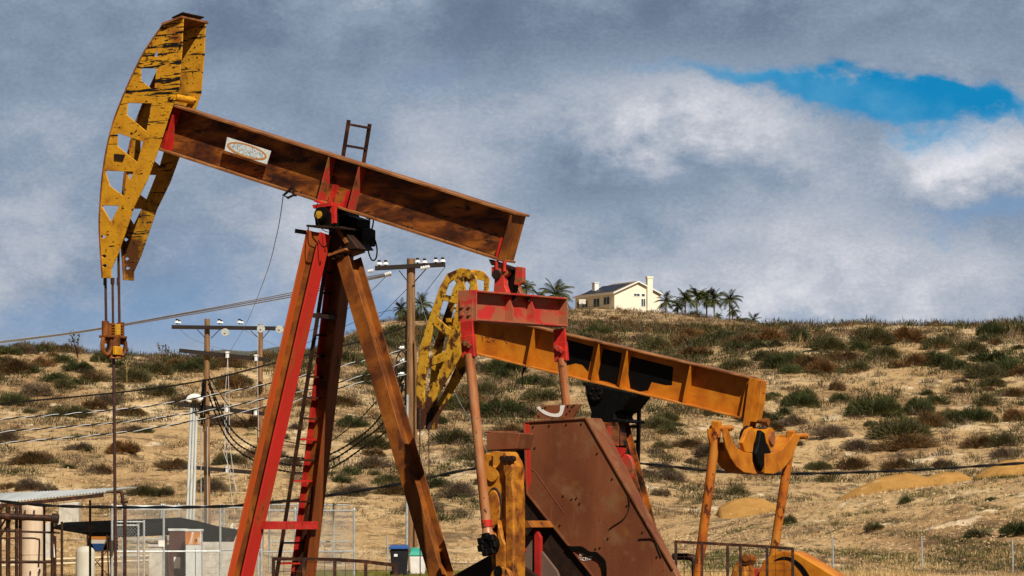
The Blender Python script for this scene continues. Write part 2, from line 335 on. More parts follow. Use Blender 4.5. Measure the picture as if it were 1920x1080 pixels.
    def build(s, name, mats, parent=None, smooth=False, bevel=0.0, loc=None):
        me = bpy.data.meshes.new(name)
        me.from_pydata(s.v, [], s.f); me.update()
        mats = mats if isinstance(mats, (list, tuple)) else [mats]
        for m in mats: me.materials.append(M[m] if isinstance(m, str) else m)
        if len(mats) > 1: me.polygons.foreach_set('material_index', s.m)
        bm = bmesh.new(); bm.from_mesh(me); bmesh.ops.recalc_face_normals(bm, faces=bm.faces[:]); bm.to_mesh(me); bm.free()
        o = bpy.data.objects.new(name, me); COL.objects.link(o)
        if parent is not None: o.parent = parent
        if loc is not None: o.location = loc
        if smooth:
            me.polygons.foreach_set('use_smooth', [True]*len(me.polygons)); me.set_sharp_from_angle(angle=R(38))
        if bevel:
            b = o.modifiers.new('bevel', 'BEVEL'); b.width = bevel; b.segments = 1; b.limit_method = 'ANGLE'; b.angle_limit = R(40)
        return o

class Unit:
    """frame of a pump: s runs along the beam to its tail, l away from the camera, z up"""
    def __init__(s, px, py, D, deg, base):
        s.b = Vector((math.cos(R(deg)), -math.sin(R(deg)), 0)); s.l = Vector((math.sin(R(deg)), math.cos(R(deg)), 0))
        s.C = at(px, py, D); s.C.z = 0; s.root = base; s.ang = -R(deg)
    def ray(s, px, py): return Vector(((px-960)/F, 1, (YH-py)/F))
    def S(s, px, py, lat=0.0):
        """-> (s, z) on the plane at lateral distance lat"""
        d = s.ray(px, py); t = (lat+s.C.dot(s.l))/d.dot(s.l); p = d*t
        return ((p-s.C).dot(s.b), p.z+EYE)
    def P(s, px, py, lat=0.0):
        a, z = s.S(px, py, lat); return Vector((a, lat, z))
    def T(s, px, py, sv):
        """-> (lat, z) on the plane at beam distance sv"""
        d = s.ray(px, py); t = (sv+s.C.dot(s.b))/d.dot(s.b); p = d*t
        return ((p-s.C).dot(s.l), p.z+EYE)
    def plate(s, mb, poly, lat0, lat1, holes=(), mi=None, ref=None):
        """outline traced on the plane lat0 (or ref), extruded to lat1"""
        rf = lat0 if ref is None else ref
        pl = [s.S(x, y, rf) for x, y in poly]; hs = [[s.S(x, y, rf) for x, y in h] for h in holes]
        return mb.prism(pl, lambda x, z: (x, lat0, z), lambda x, z: (x, lat1, z), hs, mi)
    def cross(s, mb, poly, s0, s1, holes=(), mi=None, ref=None):
        rf = s0 if ref is None else ref
        pl = [s.T(x, y, rf) for x, y in poly]; hs = [[s.T(x, y, rf) for x, y in h] for h in holes]
        return mb.prism(pl, lambda l, z: (s0, l, z), lambda l, z: (s1, l, z), hs, mi)
# ------------------------------------------------------------------ terrain
KX = np.array([-900, 0, 120, 300, 450, 600, 700, 760, 900, 1070, 1150, 1240, 1300, 1430, 1600, 1750, 1920, 2900.])
KD = np.array([15, 120, 145, 165, 185, 230, 300, 350, 500, 800, 1000, 1600.])
g = lambda D: YH+EYE*F/D
TB = np.array([
 [g(15)]*18, [g(120)]*18,
 [1061, 1061, 1061, 1061, 1061, 1061, 1061, 1061, 1058, 1055, 1052, 1045, 1036, 1012, 984, 956, 925, 860],
 [ 992,  992,  992,  992,  992,  995, 1000, 1000, 1002, 1000,  998,  994,  990,  966, 937, 915, 898, 830],
 [ 935,  930,  930,  930,  930,  930,  930,  928,  922,  925,  932,  940,  946,  948, 940, 926, 908, 870],
 [ 812,  800,  800,  800,  802,  808,  812,  812,  806,  806,  806,  806,  806,  806, 800, 795, 788, 780],
 [ 655,  662,  666,  672,  678,  676,  694,  700,  694,  690,  688,  682,  676,  656, 652, 644, 634, 640],
 [ 690,  690,  690,  695,  694,  672,  660,  660,  652,  650,  648,  644,  640,  624, 616, 613, 608, 600],
 [ 760,  760,  760,  750,  730,  662,  634,  626,  620,  612,  613,  616,  620,  630, 655, 670, 680, 690],
 [ 860,  860,  860,  850,  800,  668,  616,  606,  598,  588,  588,  596,  604,  622, 690, 720, 740, 760],
 [ 900,  900,  900,  890,  850,  720,  660,  650,  640,  632,  632,  640,  650,  670, 740, 780, 800, 820],
 [ 960]*18])
ZT = EYE+(YH-TB)*KD[:, None]/F
def vnoise(x, y, seed=0):
    xi = np.floor(x).astype(np.int64); yi = np.floor(y).astype(np.int64); fx = x-xi; fy = y-yi
    fx = fx*fx*(3-2*fx); fy = fy*fy*(3-2*fy)
    def h(a, b):
        n = (a*374761393+b*668265263+seed*982451653) & 0x7fffffff
        n = (n ^ (n >> 13))*1274126177 & 0x7fffffff
        return ((n ^ (n >> 16)) & 0xffff)/65535.0
    return (h(xi, yi)*(1-fx)+h(xi+1, yi)*fx)*(1-fy)+(h(xi, yi+1)*(1-fx)+h(xi+1, yi+1)*fx)*fy
def fbm(x, y, o=4, seed=0):
    s = 0; a = 1; t = 0
    for i in range(o): s = s+a*vnoise(x*2**i+i*17.3, y*2**i+i*9.1, seed+i); t += a; a *= .5
    return s/t-.5
def height(x, y):
    x = np.asarray(x, float); y = np.maximum(np.asarray(y, float), 1.0)
    X = 960+F*x/y
    zk = np.array([np.interp(X, KX, ZT[i]) for i in range(len(KD))])
    m = np.zeros_like(zk); dl = (zk[1:]-zk[:-1])/(KD[1:]-KD[:-1]).reshape(-1, *([1]*x.ndim))
    for i in range(1, len(KD)-1):
        p = dl[i-1]*dl[i]; m[i] = np.where(p > 0, 2*p/np.where(np.abs(dl[i-1]+dl[i]) < 1e-9, 1, dl[i-1]+dl[i]), 0)
    j = np.clip(np.searchsorted(KD, y)-1, 0, len(KD)-2)
    take = lambda a, k: np.take_along_axis(a, k[None], 0)[0]
    h_ = KD[j+1]-KD[j]; t = np.clip((y-KD[j])/h_, 0, 1)
    z0, z1, m0, m1 = take(zk, j), take(zk, j+1), take(m, j), take(m, j+1)
    z = (2*t**3-3*t**2+1)*z0+(t**3-2*t**2+t)*h_*m0+(-2*t**3+3*t**2)*z1+(t**3-t**2)*h_*m1
    a = np.clip((y-125)/60, 0, 1)
    z = z+a*(fbm(x/9, y/14, 3, 5)*1.1+fbm(x/2.6, y/4.5, 3, 9)*.42)+np.clip((y-90)/60, 0, 1)*fbm(x/.8, y/.8, 3, 21)*.14
    bk = np.clip((X-1230)/200, 0, 1)*np.clip((y-112)/12, 0, 1)*np.clip((172-y)/8, 0, 1)
    z = z+bk*((1-np.abs(fbm((x+y*.9)/2.0, (x-y)/9, 3, 61))*4)*.16+fbm(x/.5, y/.5, 3, 71)*.22)
    return z
Xs = np.concatenate([np.arange(-900, -20, 14), np.arange(-20, 1960, 4.0), np.arange(1960, 2900, 14)])
Ds = np.concatenate([np.geomspace(15, 110, 30)[:-1], np.arange(110, 175, .28), np.arange(175, 200, .45), np.arange(200, 380, .75), np.arange(380, 520, 3), np.geomspace(520, 1600, 70)])
GX, GD = np.meshgrid(Xs, Ds)
wx = (GX-960)/F*GD; wy = GD; wz = height(wx, wy)
def grid_mesh(name, x, y, z, material):
    r, c = x.shape; me = bpy.data.meshes.new(name)
    co = np.stack([x, y, z], -1).reshape(-1, 3); me.vertices.add(len(co)); me.vertices.foreach_set('co', co.ravel())
    i = np.arange(r*c).reshape(r, c); q = np.stack([i[:-1, :-1], i[:-1, 1:], i[1:, 1:], i[1:, :-1]], -1).reshape(-1, 4)
    me.loops.add(q.size); me.polygons.add(len(q)); me.loops.foreach_set('vertex_index', q.ravel())
    me.polygons.foreach_set('loop_start', np.arange(0, q.size, 4)); me.polygons.foreach_set('use_smooth', np.ones(len(q), bool))
    me.update(calc_edges=True); me.materials.append(material)
    o = bpy.data.objects.new(name, me); COL.objects.link(o); return o
SAND = (.60, .43, .24); SANDL = (.72, .57, .37); STRAW = (.38, .235, .11); SOIL = (.15, .085, .042); OLIVE = (.085, .075, .028)
hill_m = mat('dry_hillside_soil', [(.30, SOIL), (.42, STRAW), (.52, (.44, .29, .14)), (.62, SAND), (.75, SANDL)], .10, 10, .95, (1, .6, 1),
    spots=[((.17, .105, .052), .50, .64, .55, (1, .7, 1)), (OLIVE, .58, .68, .9, (1, .7, 1)), ((.64, .50, .33), .60, .68, .30, (1, .7, 1)), ((.10, .06, .03), .58, .64, 3.2, (1, 1, 1)), ((.60, .45, .27), .58, .66, 5.0, (1, 1, 1))], bump=.9, bscale=4, coord='Object', spec=.1)
tag(grid_mesh('hills', wx, wy, wz, hill_m), kind='structure')
bounce_cut_m = mat('bounce_cutting_dark_soil', [(.3, (.030, .022, .016)), (.6, (.060, .045, .032)), (.8, (.11, .08, .055))], .5, 9, .9, bump=.4, bscale=6)  # unseen dark patch added around the pumps to cut light bounced off the ground
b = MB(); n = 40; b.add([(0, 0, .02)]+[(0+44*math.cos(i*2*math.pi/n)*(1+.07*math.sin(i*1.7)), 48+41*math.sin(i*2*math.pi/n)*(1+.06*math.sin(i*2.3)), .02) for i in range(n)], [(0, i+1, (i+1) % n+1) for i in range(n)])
tag(b.build('bounce_cut_ground', bounce_cut_m), kind='structure')
b = MB(); b.add([(-6000, -3000, -.35), (6000, -3000, -.35), (6000, 9000, -.35), (-6000, 9000, -.35)], [(0, 1, 2, 3)])
tag(b.build('ground', hill_m), kind='structure')
# far ridge on the horizon left of the big leg
b = MB(); n = 60; vs = []
for i in range(n+1):
    px = -300+i*24; e = max(0, 1-abs(px-520)/260)
    for (dd, dz) in ((0, 0), (1, 1), (2, 0)):
        p = at(px, 985-(300+32*math.sin(e*1.57)+4*math.sin(px*.05)) if dz else 1000, 3000+dd*300); vs.append(p)
fs = [(i*3+k, i*3+3+k, i*3+4+k, i*3+1+k) for i in range(n) for k in (0, 1)]
b.add(vs, fs); far_m = mat('distant_scrub_ridge', [(.3, (.045, .055, .05)), (.7, (.10, .10, .085))], .01, 8, .95, bump=0)
tag(b.build('far_ridge', far_m, smooth=True), kind='structure')

def find(px, py, lo=118.0, hi=1100.0):
    D = np.arange(lo, hi, .8); x = (px-960)/F*D; z = height(x, D); yy = YH-(z-EYE)*F/D
    k = np.argmax(yy <= py)
    if yy[k] > py: k = int(np.argmin(yy))
    return float(x[k]), float(D[k]), float(z[k])

# ------------------------------------------------------------------ soil heaps
heap_m = mat('ochre_fill_soil', [(.3, (.33, .165, .042)), (.6, (.42, .225, .065)), (.8, (.48, .28, .10))], 1.2, 9, .95, bump=1.0, bscale=4, spots=[((.12, .07, .03), .63, .68, 5, (1, 1, 1)), ((.56, .38, .18), .60, .70, 1.5, (1, 1, 1))], spec=.1)
def heap(pts, D, depth, label):
    """pts: skyline (px, py) of the heap left to right; the heap is a rounded ridge across the view"""
    n = 60; xs = np.linspace(pts[0][0], pts[-1][0], n); ys = np.interp(xs, [p[0] for p in pts], [p[1] for p in pts])
    c = at(xs[n//2], 940, D); c.z = 0; X = []; Y = []; Z = []
    for k in range(17):
        t = -1+2*k/16; d = D+t*depth; x = (xs-960)/F*D*1.0; x = x
        zt = EYE+(YH-ys)*D/F; gr = height(x, np.full(n, d))
        prof = max(0, 1-abs(t))
        base = gr-.35
        z = base+(np.maximum(zt-base, 0))*prof*1.0
        edge = np.clip(np.minimum(np.arange(n), n-1-np.arange(n))/4, 0, 1)
        z = base+(z-base)*edge+fbm(x/1.3, np.full(n, d)/1.3, 3, 33)*.07*edge
        X.append(x-c.x); Y.append(np.full(n, d)-c.y); Z.append(z)
    o = grid_mesh('soil_heap', np.array(X), np.array(Y), np.array(Z), heap_m); o.location = c
    tag(o, label, 'soil heap', 'heaps of ochre soil on the slope')
heap([(1335, 957), (1370, 938), (1400, 931), (1430, 934), (1470, 952), (1530, 949)], 172, 3.5, 'low ochre soil heap between the two orange pitman tubes')
heap([(1555, 945), (1600, 918), (1650, 895), (1700, 887), (1735, 893), (1770, 905)], 173, 3.8, 'leftmost ochre soil heap on the right hand slope, behind the black cable')
heap([(1700, 910), (1740, 893), (1770, 885), (1800, 886), (1830, 900)], 176, 3.0, 'middle ochre soil heap of three below the black cable')
heap([(1810, 905), (1840, 885), (1880, 864), (1920, 858), (1990, 862), (2060, 900)], 179, 4.0, 'largest ochre soil heap at the right edge of the picture')
# ------------------------------------------------------------------ shrubs and grass
def veg(name, cols, vary=.25, scale=1.2):
    m = mat(name, [(.32, cols[0]), (.5, cols[1]), (.68, cols[2])], scale, 5, .85, bump=0, vary=vary, spec=.15)
    return m
BK = [ # name of kind, colours, words
 (veg('sage_green_leaves', [(.020, .026, .009), (.048, .056, .018), (.105, .105, .038)]), 'dark green'),
 (veg('olive_leaves', [(.038, .036, .014), (.080, .070, .028), (.15, .125, .055)]), 'olive green'),
 (veg('dry_brown_leaves', [(.045, .026, .011), (.11, .064, .026), (.21, .13, .055)]), 'dry brown'),
 (veg('grey_brown_twigs', [(.055, .036, .022), (.12, .085, .055), (.22, .16, .10)]), 'grey brown'),
 (veg('rust_leaves', [(.055, .026, .010), (.135, .066, .022), (.25, .13, .045)]), 'rust coloured'),
]
STRAWM = veg('dry_straw', [(.28, .18, .075), (.48, .33, .15), (.62, .46, .24)], .2, .5)
GREENM = veg('fresh_weeds', [(.035, .05, .012), (.075, .095, .022), (.16, .17, .045)], .3, .8)
WEEDY = veg('yellow_green_weeds', [(.10, .10, .02), (.20, .19, .04), (.32, .28, .07)], .3, .8)
def blades(n, rx, rz, length, width, seed, upright=.5, mesh_name='shrub'):
    r = np.random.default_rng(seed)
    th = r.uniform(0, 2*np.pi, n); ph = np.arccos(r.uniform(0, 1, n)); rad = r.uniform(.35, 1.0, n)**.6
    lobes = 1+.22*np.sin(th*3+seed)+.14*np.sin(th*5+seed*2)
    d = np.stack([np.cos(th)*np.sin(ph), np.sin(th)*np.sin(ph), np.cos(ph)], 1)
    base = d*rad[:, None]*np.array([rx, rx, rz])*lobes[:, None]*.86
    dr = d+np.array([0, 0, upright])+r.normal(0, .35, (n, 3)); dr /= np.linalg.norm(dr, axis=1)[:, None]
    L = length*r.uniform(.6, 1.3, n)[:, None]
    side = np.cross(dr, r.normal(0, 1, (n, 3))); side /= np.linalg.norm(side, axis=1)[:, None]
    W = width*r.uniform(.6, 1.4, n)[:, None]
    v = np.stack([base-side*W/2, base+side*W/2, base+dr*L*.6+side*W*.35, base+dr*L], 1).reshape(-1, 3)
    v[:, 2] = np.maximum(v[:, 2], -.12)
    return v
def leaf_mesh(name, v, material):
    me = bpy.data.meshes.new(name); n = len(v)//4
    me.vertices.add(len(v)); me.vertices.foreach_set('co', v.astype(np.float32).ravel())
    me.loops.add(4*n); me.polygons.add(n); me.loops.foreach_set('vertex_index', np.arange(4*n)); me.polygons.foreach_set('loop_start', np.arange(0, 4*n, 4))
    me.update(calc_edges=True); me.materials.append(material); return me
PROTO = []
for k, (m, wname) in enumerate(BK):
    for j in range(3):
        up = (.45, .8, .6)[j]
        v = blades(2600, .5, (.50, .62, .42)[j], .105, .017, 11*k+j, up)
        PROTO.append((k, leaf_mesh('shrub', v, m)))
    
BIG = [leaf_mesh('shrub', blades(6000, .5, .46, .085, .0115, 60+k, .5), m) for k, (m, _) in enumerate(BK)]
hand = """1445 640 45 4|1500 642 40 0|1640 648 70 1|1700 642 60 4|1860 632 52 0|1905 628 50 0|1455 692 50 0|1490 682 50 0|1520 692 60 2|1555 658 60 1|1590 680 55 2|1607 699 48 1|1660 672 50 1|1680 691 30 4|1755 687 60 0|1790 694 50 0|1820 662 60 1|1860 682 60 0|1890 702 60 0|1850 712 60 1|1500 764 60 0|1575 755 36 0|1640 782 80 0|1720 777 60 0|1755 760 40 0|1850 762 40 1|1690 822 90 1|1740 802 60 2|1830 792 60 0|1632 802 24 0|1780 792 50 1|1700 844 80 2|1535 882 50 1|1600 880 50 2|1685 880 50 2|1770 878 40 3|1545 700 50 4|1610 660 40 0|1760 655 55 1|1900 745 40 4|1905 790 50 4|1470 800 40 3|1560 820 50 3|1610 845 50 3|1840 840 60 2|1880 860 40 3
55 660 30 0|20 667 35 0|115 682 40 0|150 697 55 0|190 682 40 0|105 717 45 0|145 722 28 0|230 692 40 0|250 717 60 1|290 702 60 1|20 762 50 0|135 782 60 1|330 692 40 4|300 742 50 1|440 722 60 1|380 692 40 0|60 872 60 2|128 880 20 0|190 887 40 2|270 932 50 1|305 932 40 1|250 782 50 2|470 802 60 2|330 882 60 2|70 745 45 3|200 760 50 3|30 700 60 2|80 690 40 4|350 760 50 2|410 800 50 3|230 850 50 4|150 845 45 3|430 870 50 1|400 925 50 3|500 860 60 2|10 830 50 3|90 930 40 3|350 700 50 0|430 690 50 2
650 682 60 1|690 722 60 1|640 762 50 2|660 802 50 0|740 702 40 3|700 842 60 1|640 907 30 0|905 742 60 1|950 702 70 0|1000 722 50 0|1020 752 60 1|940 782 70 0|880 772 60 1|850 832 60 1|900 862 60 1|860 932 60 3|1010 682 40 2|1090 642 50 1|1140 648 40 2|1200 642 40 3|1230 658 60 1|1280 652 40 2|1350 642 50 1|1380 662 40 0|1250 792 50 1|1230 802 50 1|1255 902 40 1|1240 932 30 3|1230 852 30 3|1380 930 35 1|1380 692 50 1|1420 792 60 1|1330 702 40 2|930 880 50 3|960 820 50 2|880 700 40 3|700 880 50 3|740 930 60 2|660 930 50 3|790 960 60 3|1300 670 50 4|1120 625 30 2|1180 612 20 2|1150 600 18 4|1260 625 30 2|1320 625 30 1|1240 880 40 3|1290 840 50 2|1330 860 50 3|1440 870 50 3|1910 1003 62 0|1700 945 26 0|1860 940 22 0|1545 905 24 1|1480 985 30 1|1830 1010 40 1|1640 1000 36 1"""
spots_ = []
for row in hand.replace('\n', '|').split('|'):
    a = row.split(); spots_.append((float(a[0]), float(a[1]), float(a[2]), int(a[3])))
rr = random.Random(5)
while len(spots_) < 296:
    px = rr.uniform(-60, 1980); py = rr.uniform(625, 925)
    dens = .25+.75*max(0, 1-(py-620)/240)
    if px < 320 and 790 < py < 900: dens *= .4
    if px > 1300 and py > 850: dens *= .3
    if rr.random() > dens: continue
    kind = rr.choices([0, 1, 2, 3, 4], [4, 4, 2, 2, .5])[0] if py < 800 else rr.choices([0, 1, 2, 3, 4], [1.5, 2.5, 2, 4, .4])[0]
    spots_.append((px, py, rr.uniform(16, 46), kind))
for i, (px, py, wd, kind) in enumerate(spots_):
    x, D, z = find(px, py)
    me = BIG[kind] if wd > 48 else PROTO[kind*3+i % 3][1]
    o = bpy.data.objects.new('shrub', me); COL.objects.link(o)
    s_ = wd/F*D*1.22
    o.location = (x, D, z-.03); o.scale = (s_*rr.uniform(1.0, 1.35), s_*rr.uniform(.7, 1.1), s_*rr.uniform(.62, .92)); o.rotation_euler = (rr.uniform(-.12, .12), rr.uniform(-.12, .12), rr.uniform(-.6, .6))
    side = 'on the left hillside' if px < 560 else ('on the middle hillside behind the pumps' if px < 1250 else 'on the right hillside')
    tier = 'near the ridge' if py < 700 else ('half way up' if py < 830 else 'low down')
    size = 'wide' if wd > 52 else ('mid sized' if wd > 34 else 'small')
    tag(o, f'{size} {BK[kind][1]} shrub {side}, {tier}', 'shrub', f'{size} {BK[kind][1]} shrubs {side} {tier}')

def scatter(name, label, n, fx, fy, size, material, blades_n=6, seed=3, spread=.5, thin=.035, dmask=None, lean=.5, dome=0.0):
    r = np.random.default_rng(seed); V = []
    px = r.uniform(fx[0], fx[1], n); lo, hi = fy
    D = r.uniform(0, 1, n); D = 1/(1/hi+(1/lo-1/hi)*D)
    x = (px-960)/F*D; keep = np.ones(n, bool)
    if dmask is not None: keep = dmask(px, D, x, r)
    x = x[keep]; D = D[keep]; n = len(x); z = height(x, D); s = size*r.uniform(.5, 1.5, n)*np.clip(D/220, .6, 1.8)
    c = np.repeat(np.stack([x, D, z-.03], 1), blades_n, 0); s = np.repeat(s, blades_n)[:, None]; m = len(c)
    a = r.uniform(0, 2*np.pi, m); off = np.stack([np.cos(a), np.sin(a), np.zeros(m)], 1)
    rho = r.uniform(0, 1, (m, 1))**.6
    base = c+off*s*rho*spread
    if dome: base[:, 2:] += s*dome*np.sqrt(1-rho**2*.98)*r.uniform(.1, 1, (m, 1))
    dr = off*r.uniform(.1, lean*1.6, (m, 1))+np.array([0, 0, 1.])+r.normal(0, .15, (m, 3)); dr /= np.linalg.norm(dr, axis=1)[:, None]
    L = s*r.uniform(.5, 1.2, (m, 1))*(.34 if dome else 1); side = np.stack([np.cos(a+1.57), np.sin(a+1.57), np.zeros(m)], 1)*s*thin/.5
    v = np.stack([base-side/2, base+side/2, base+dr*L*.6+side*.3, base+dr*L], 1).reshape(-1, 3)
    o = bpy.data.objects.new(name, leaf_mesh(name, v, material)); COL.objects.link(o)
    return tag(o, label, 'grass', kind='stuff')
nz = lambda x, D, s, seed: fbm(x/s, D/s/1.6, 3, seed)
scatter('dry_grass', 'pale dry straw grass covering the whole hillside', 26000, (-200, 2100), (135, 420), .26, STRAWM, 6, 3,
    dmask=lambda px, D, x, r: (nz(x, D, 7, 41)+r.normal(0, .12, len(x)) > .0) & ~((px > 1280) & (D < 168)))
scatter('brown_weeds', 'low brown dead weeds between the shrubs on the hill', 17000, (-200, 2100), (140, 520), .26, BK[3][0], 7, 8,
    dmask=lambda px, D, x, r: (nz(x, D, 6, 77)+r.normal(0, .10, len(x)) > .02))
scatter('rust_weeds', 'rust brown low weeds scattered over the hill', 10000, (-200, 2100), (150, 520), .28, BK[2][0], 8, 18,
    dmask=lambda px, D, x, r: (nz(x, D, 8, 97)+r.normal(0, .08, len(x)) > .06))
scatter('green_weeds', 'low green sage growth between the hillside shrubs', 14000, (-200, 2100), (175, 520), .28, BK[1][0], 9, 28,
    dmask=lambda px, D, x, r: (nz(x, D, 9, 117)+r.normal(0, .08, len(x)) > .07))
scatter('bank_weeds', 'fresh green weeds on the near bank at the lower right', 34000, (1280, 2100), (118, 160), .30, GREENM, 8, 38, spread=.9, lean=1.2,
    dmask=lambda px, D, x, r: (fbm((x+D*.5)/1.6, (x-D)/8, 3, 137)+r.normal(0, .06, len(x)) > .08-.12*np.clip((135-D)/15, -1.2, 1)))
scatter('bank_dry_weeds', 'grey brown dry weeds mixed into the lower part of the near bank', 10000, (1260, 2100), (116, 150), .32, BK[3][0], 8, 39, spread=.9, lean=1.0,
    dmask=lambda px, D, x, r: (fbm((x+D*.5)/2.2, (x-D)/9, 3, 177)+r.normal(0, .08, len(x)) > .09-.10*np.clip((130-D)/14, -1.5, 1)))
scatter('bank_straw', 'pale straw tufts along the bottom of the near bank', 9000, (1260, 2100), (112, 128), .34, STRAWM, 8, 40, spread=.8, lean=.7,
    dmask=lambda px, D, x, r: (nz(x, D, 3, 197)+r.normal(0, .08, len(x)) > .0))
# merged thickets of low scrub that nobody could count
for k_, (nm, lb, n_, m_, sz, sd_, th_) in enumerate((
    ('grey_scrub', 'grey brown matted scrub filling the gaps between shrubs', 2600, BK[3][0], .62, 201, .02),
    ('olive_scrub', 'olive matted low scrub spreading over the hillside', 2300, BK[1][0], .66, 202, .03),
    ('dark_scrub', 'dark green merged thickets near the top of the hill', 2600, BK[0][0], .72, 203, .035),
    ('brown_scrub', 'dry brown matted thickets between the shrubs', 2000, BK[2][0], .60, 204, .04),
    ('straw_scrub', 'tall pale dead stalks standing in loose stands', 350, STRAWM, .62, 205, .12))):
    scatter(nm, lb, n_*2, (-150, 2050), (172, 520), sz, m_, 90 if k_ < 4 else 20, sd_, spread=.95 if k_ < 4 else .8, thin=.024 if k_ < 4 else .018, lean=1.0 if k_ < 4 else .3, dome=.62 if k_ < 4 else 0,
        dmask=lambda px, D, x, r, q=sd_, t=th_: (nz(x, D, 9, q)+r.normal(0, .03, len(x)) > t+.06-(.115*np.clip((D-200)/75, 0, 1)))*(r.uniform(0, 1, len(x)) < .75))
for nm, lb, m_, sd_ in (('far_scrub', 'distant olive scrub covering the slope below the house', BK[1][0], 211), ('far_brown_scrub', 'distant brown scrub below the house and palms', BK[2][0], 212), ('far_grey_scrub', 'distant grey scrub over the far slope', BK[3][0], 213)):
    scatter(nm, lb, 1500, (560, 1480), (400, 830), .62, m_, 40, sd_, spread=.95, thin=.03, lean=1.0, dome=.6, dmask=lambda px, D, x, r, q=sd_: nz(x, D, 16, q)+r.normal(0, .05, len(x)) > -.03)
# clods and stones
def clods(name, label, n, fx, fy, size, material, seed, dmask=None):
    r = np.random.default_rng(seed); px = r.uniform(*fx, n); D = 1/r.uniform(1/fy[1], 1/fy[0], n); x = (px-960)/F*D
    if dmask is not None: k = dmask(px, D, x, r); x = x[k]; D = D[k]
    n = len(x); z = height(x, D); s = size*r.uniform(.3, 1.0, n)**2*2
    oc = np.array([(1, 0, 0), (0, 1, 0), (-1, 0, 0), (0, -1, 0), (0, 0, .9)]); P_ = np.stack([x, D, z-.01], 1)[:, None]+oc[None]*s[:, None, None]*r.uniform(.6, 1.3, (n, 5, 1))
    me = bpy.data.meshes.new(name); me.vertices.add(n*5); me.vertices.foreach_set('co', P_.astype(np.float32).ravel())
    f = np.array([(0, 1, 4), (1, 2, 4), (2, 3, 4), (3, 0, 4)]); q = (f[None]+np.arange(n)[:, None, None]*5).reshape(-1)
    me.loops.add(len(q)); me.polygons.add(len(q)//3); me.loops.foreach_set('vertex_index', q); me.polygons.foreach_set('loop_start', np.arange(0, len(q), 3)); me.update(calc_edges=True); me.materials.append(material)
    o = bpy.data.objects.new(name, me); COL.objects.link(o); tag(o, label, 'stones', kind='stuff')
CLOD = mat('dry_clods', [(.3, (.30, .18, .085)), (.5, (.46, .31, .16)), (.7, (.60, .44, .26))], .7, 6, .95, bump=0, spec=.1)
clods('soil_clods', 'dry clods and stones strewn over the lower right bank', 16000, (1230, 2050), (118, 168), .040, CLOD, 301)
clods('hill_stones', 'small pale stones scattered over the bare parts of the hill', 20000, (-100, 2050), (150, 380), .075, CLOD, 302, dmask=lambda px, D, x, r: fbm(x/6, D/9, 3, 311)+r.normal(0, .06, len(x)) > .03)
scatter('yard_grass', 'yellow green grass in the yard below the wheeled bins', 9000, (560, 900), (98, 122), .30, WEEDY, 7, 48)
scatter('yard_weeds', 'dusty dry weeds along the foot of the hill', 16000, (-200, 2100), (104, 165), .22, STRAWM, 6, 58,
    dmask=lambda px, D, x, r: (nz(x, D, 4, 157)+r.normal(0, .10, len(x)) > .0) & ~((px > 1280) & (D > 117)))
# ------------------------------------------------------------------ the near pump jack
def unit(px, py, D, deg, name, label):
    U = Unit(px, py, D, deg, None)
    U.root = empty(name, U.C, -R(deg), label, 'oil pump', 'two oil pumps side by side')
    return U
def wave(p, q, r, pitch, n_per=8, phase=0.0, sag=0.0):
    """one strand of a twisted cable from p to q"""
    p = Vector(p); q = Vector(q); L = (q-p).length; n = max(8, int(L/pitch*n_per)); pts = []
    a = (q-p).normalized(); u = a.cross(Vector((0, 0, 1))).normalized(); v = u.cross(a)
    for i in range(n+1):
        t = i/n; c = p+(q-p)*t; c.z -= sag*4*t*(1-t)
        th = 2*math.pi*L*t/pitch+phase; pts.append(c+(u*math.cos(th)+v*math.sin(th))*r)
    return pts
def bolts(mb, pts, axis, r=.018, h=.03, mi=None):
    a = Vector(axis).normalized()
    for p in pts: mb.cyl(Vector(p), Vector(p)+a*h, r, 6, mi=mi)

U1 = unit(635, 400, 49.4, 30, 'oil_pump', 'large near pump jack with rust brown beam, yellow horsehead and red legs')
A = U1; rt = A.root; HW = .20
tl, tr = A.P(306, 190, -HW), A.P(961, 397, -HW)
bl, br_ = A.P(298, 281, -HW), A.P(968, 501, -HW)
for v in (tl, tr, bl, br_): v.y = 0
dirt = (tr-tl).normalized(); up = Vector((-dirt.z, 0, dirt.x))
H = ((tl-bl).dot(up)+(tr-br_).dot(up))/2
def seg(mb, p, q, off0, off1, y0, y1, mi=None):
    """flat strip along p->q, between offsets along up, from y0 to y1"""
    vs = []
    for y in (y0, y1):
        for c, o in ((p, off0), (q, off0), (q, off1), (p, off1)): vs.append((c.x+up.x*o, y, c.z+up.z*o))
    mb.add(vs, [(0, 1, 2, 3), (7, 6, 5, 4), (0, 4, 5, 1), (1, 5, 6, 2), (2, 6, 7, 3), (3, 7, 4, 0)], mi)
q_end = tr+dirt*0.0; p_st = tl
mb = MB(); seg(mb, p_st, q_end, -H+.03, -.03, -.012, .012)
beam = mb.build('walking_beam', 'beam_rust', rt)
mb = MB(); seg(mb, p_st-dirt*.02, q_end+dirt*.05, -.032, 0, -HW, HW); mb.build('top_flange', 'flange_rust', beam, bevel=.004)
mb = MB(); seg(mb, p_st-dirt*.02, q_end+dirt*.03, -H, -H+.032, -HW, HW); mb.build('bottom_flange', 'flange_rust', beam, bevel=.004)
mb = MB(); e = q_end-dirt*.03; seg(mb, e, e+dirt*.03, -H+.034, -.034, -HW+.01, HW-.01); mb.build('end_plate', 'leg_brown', beam)
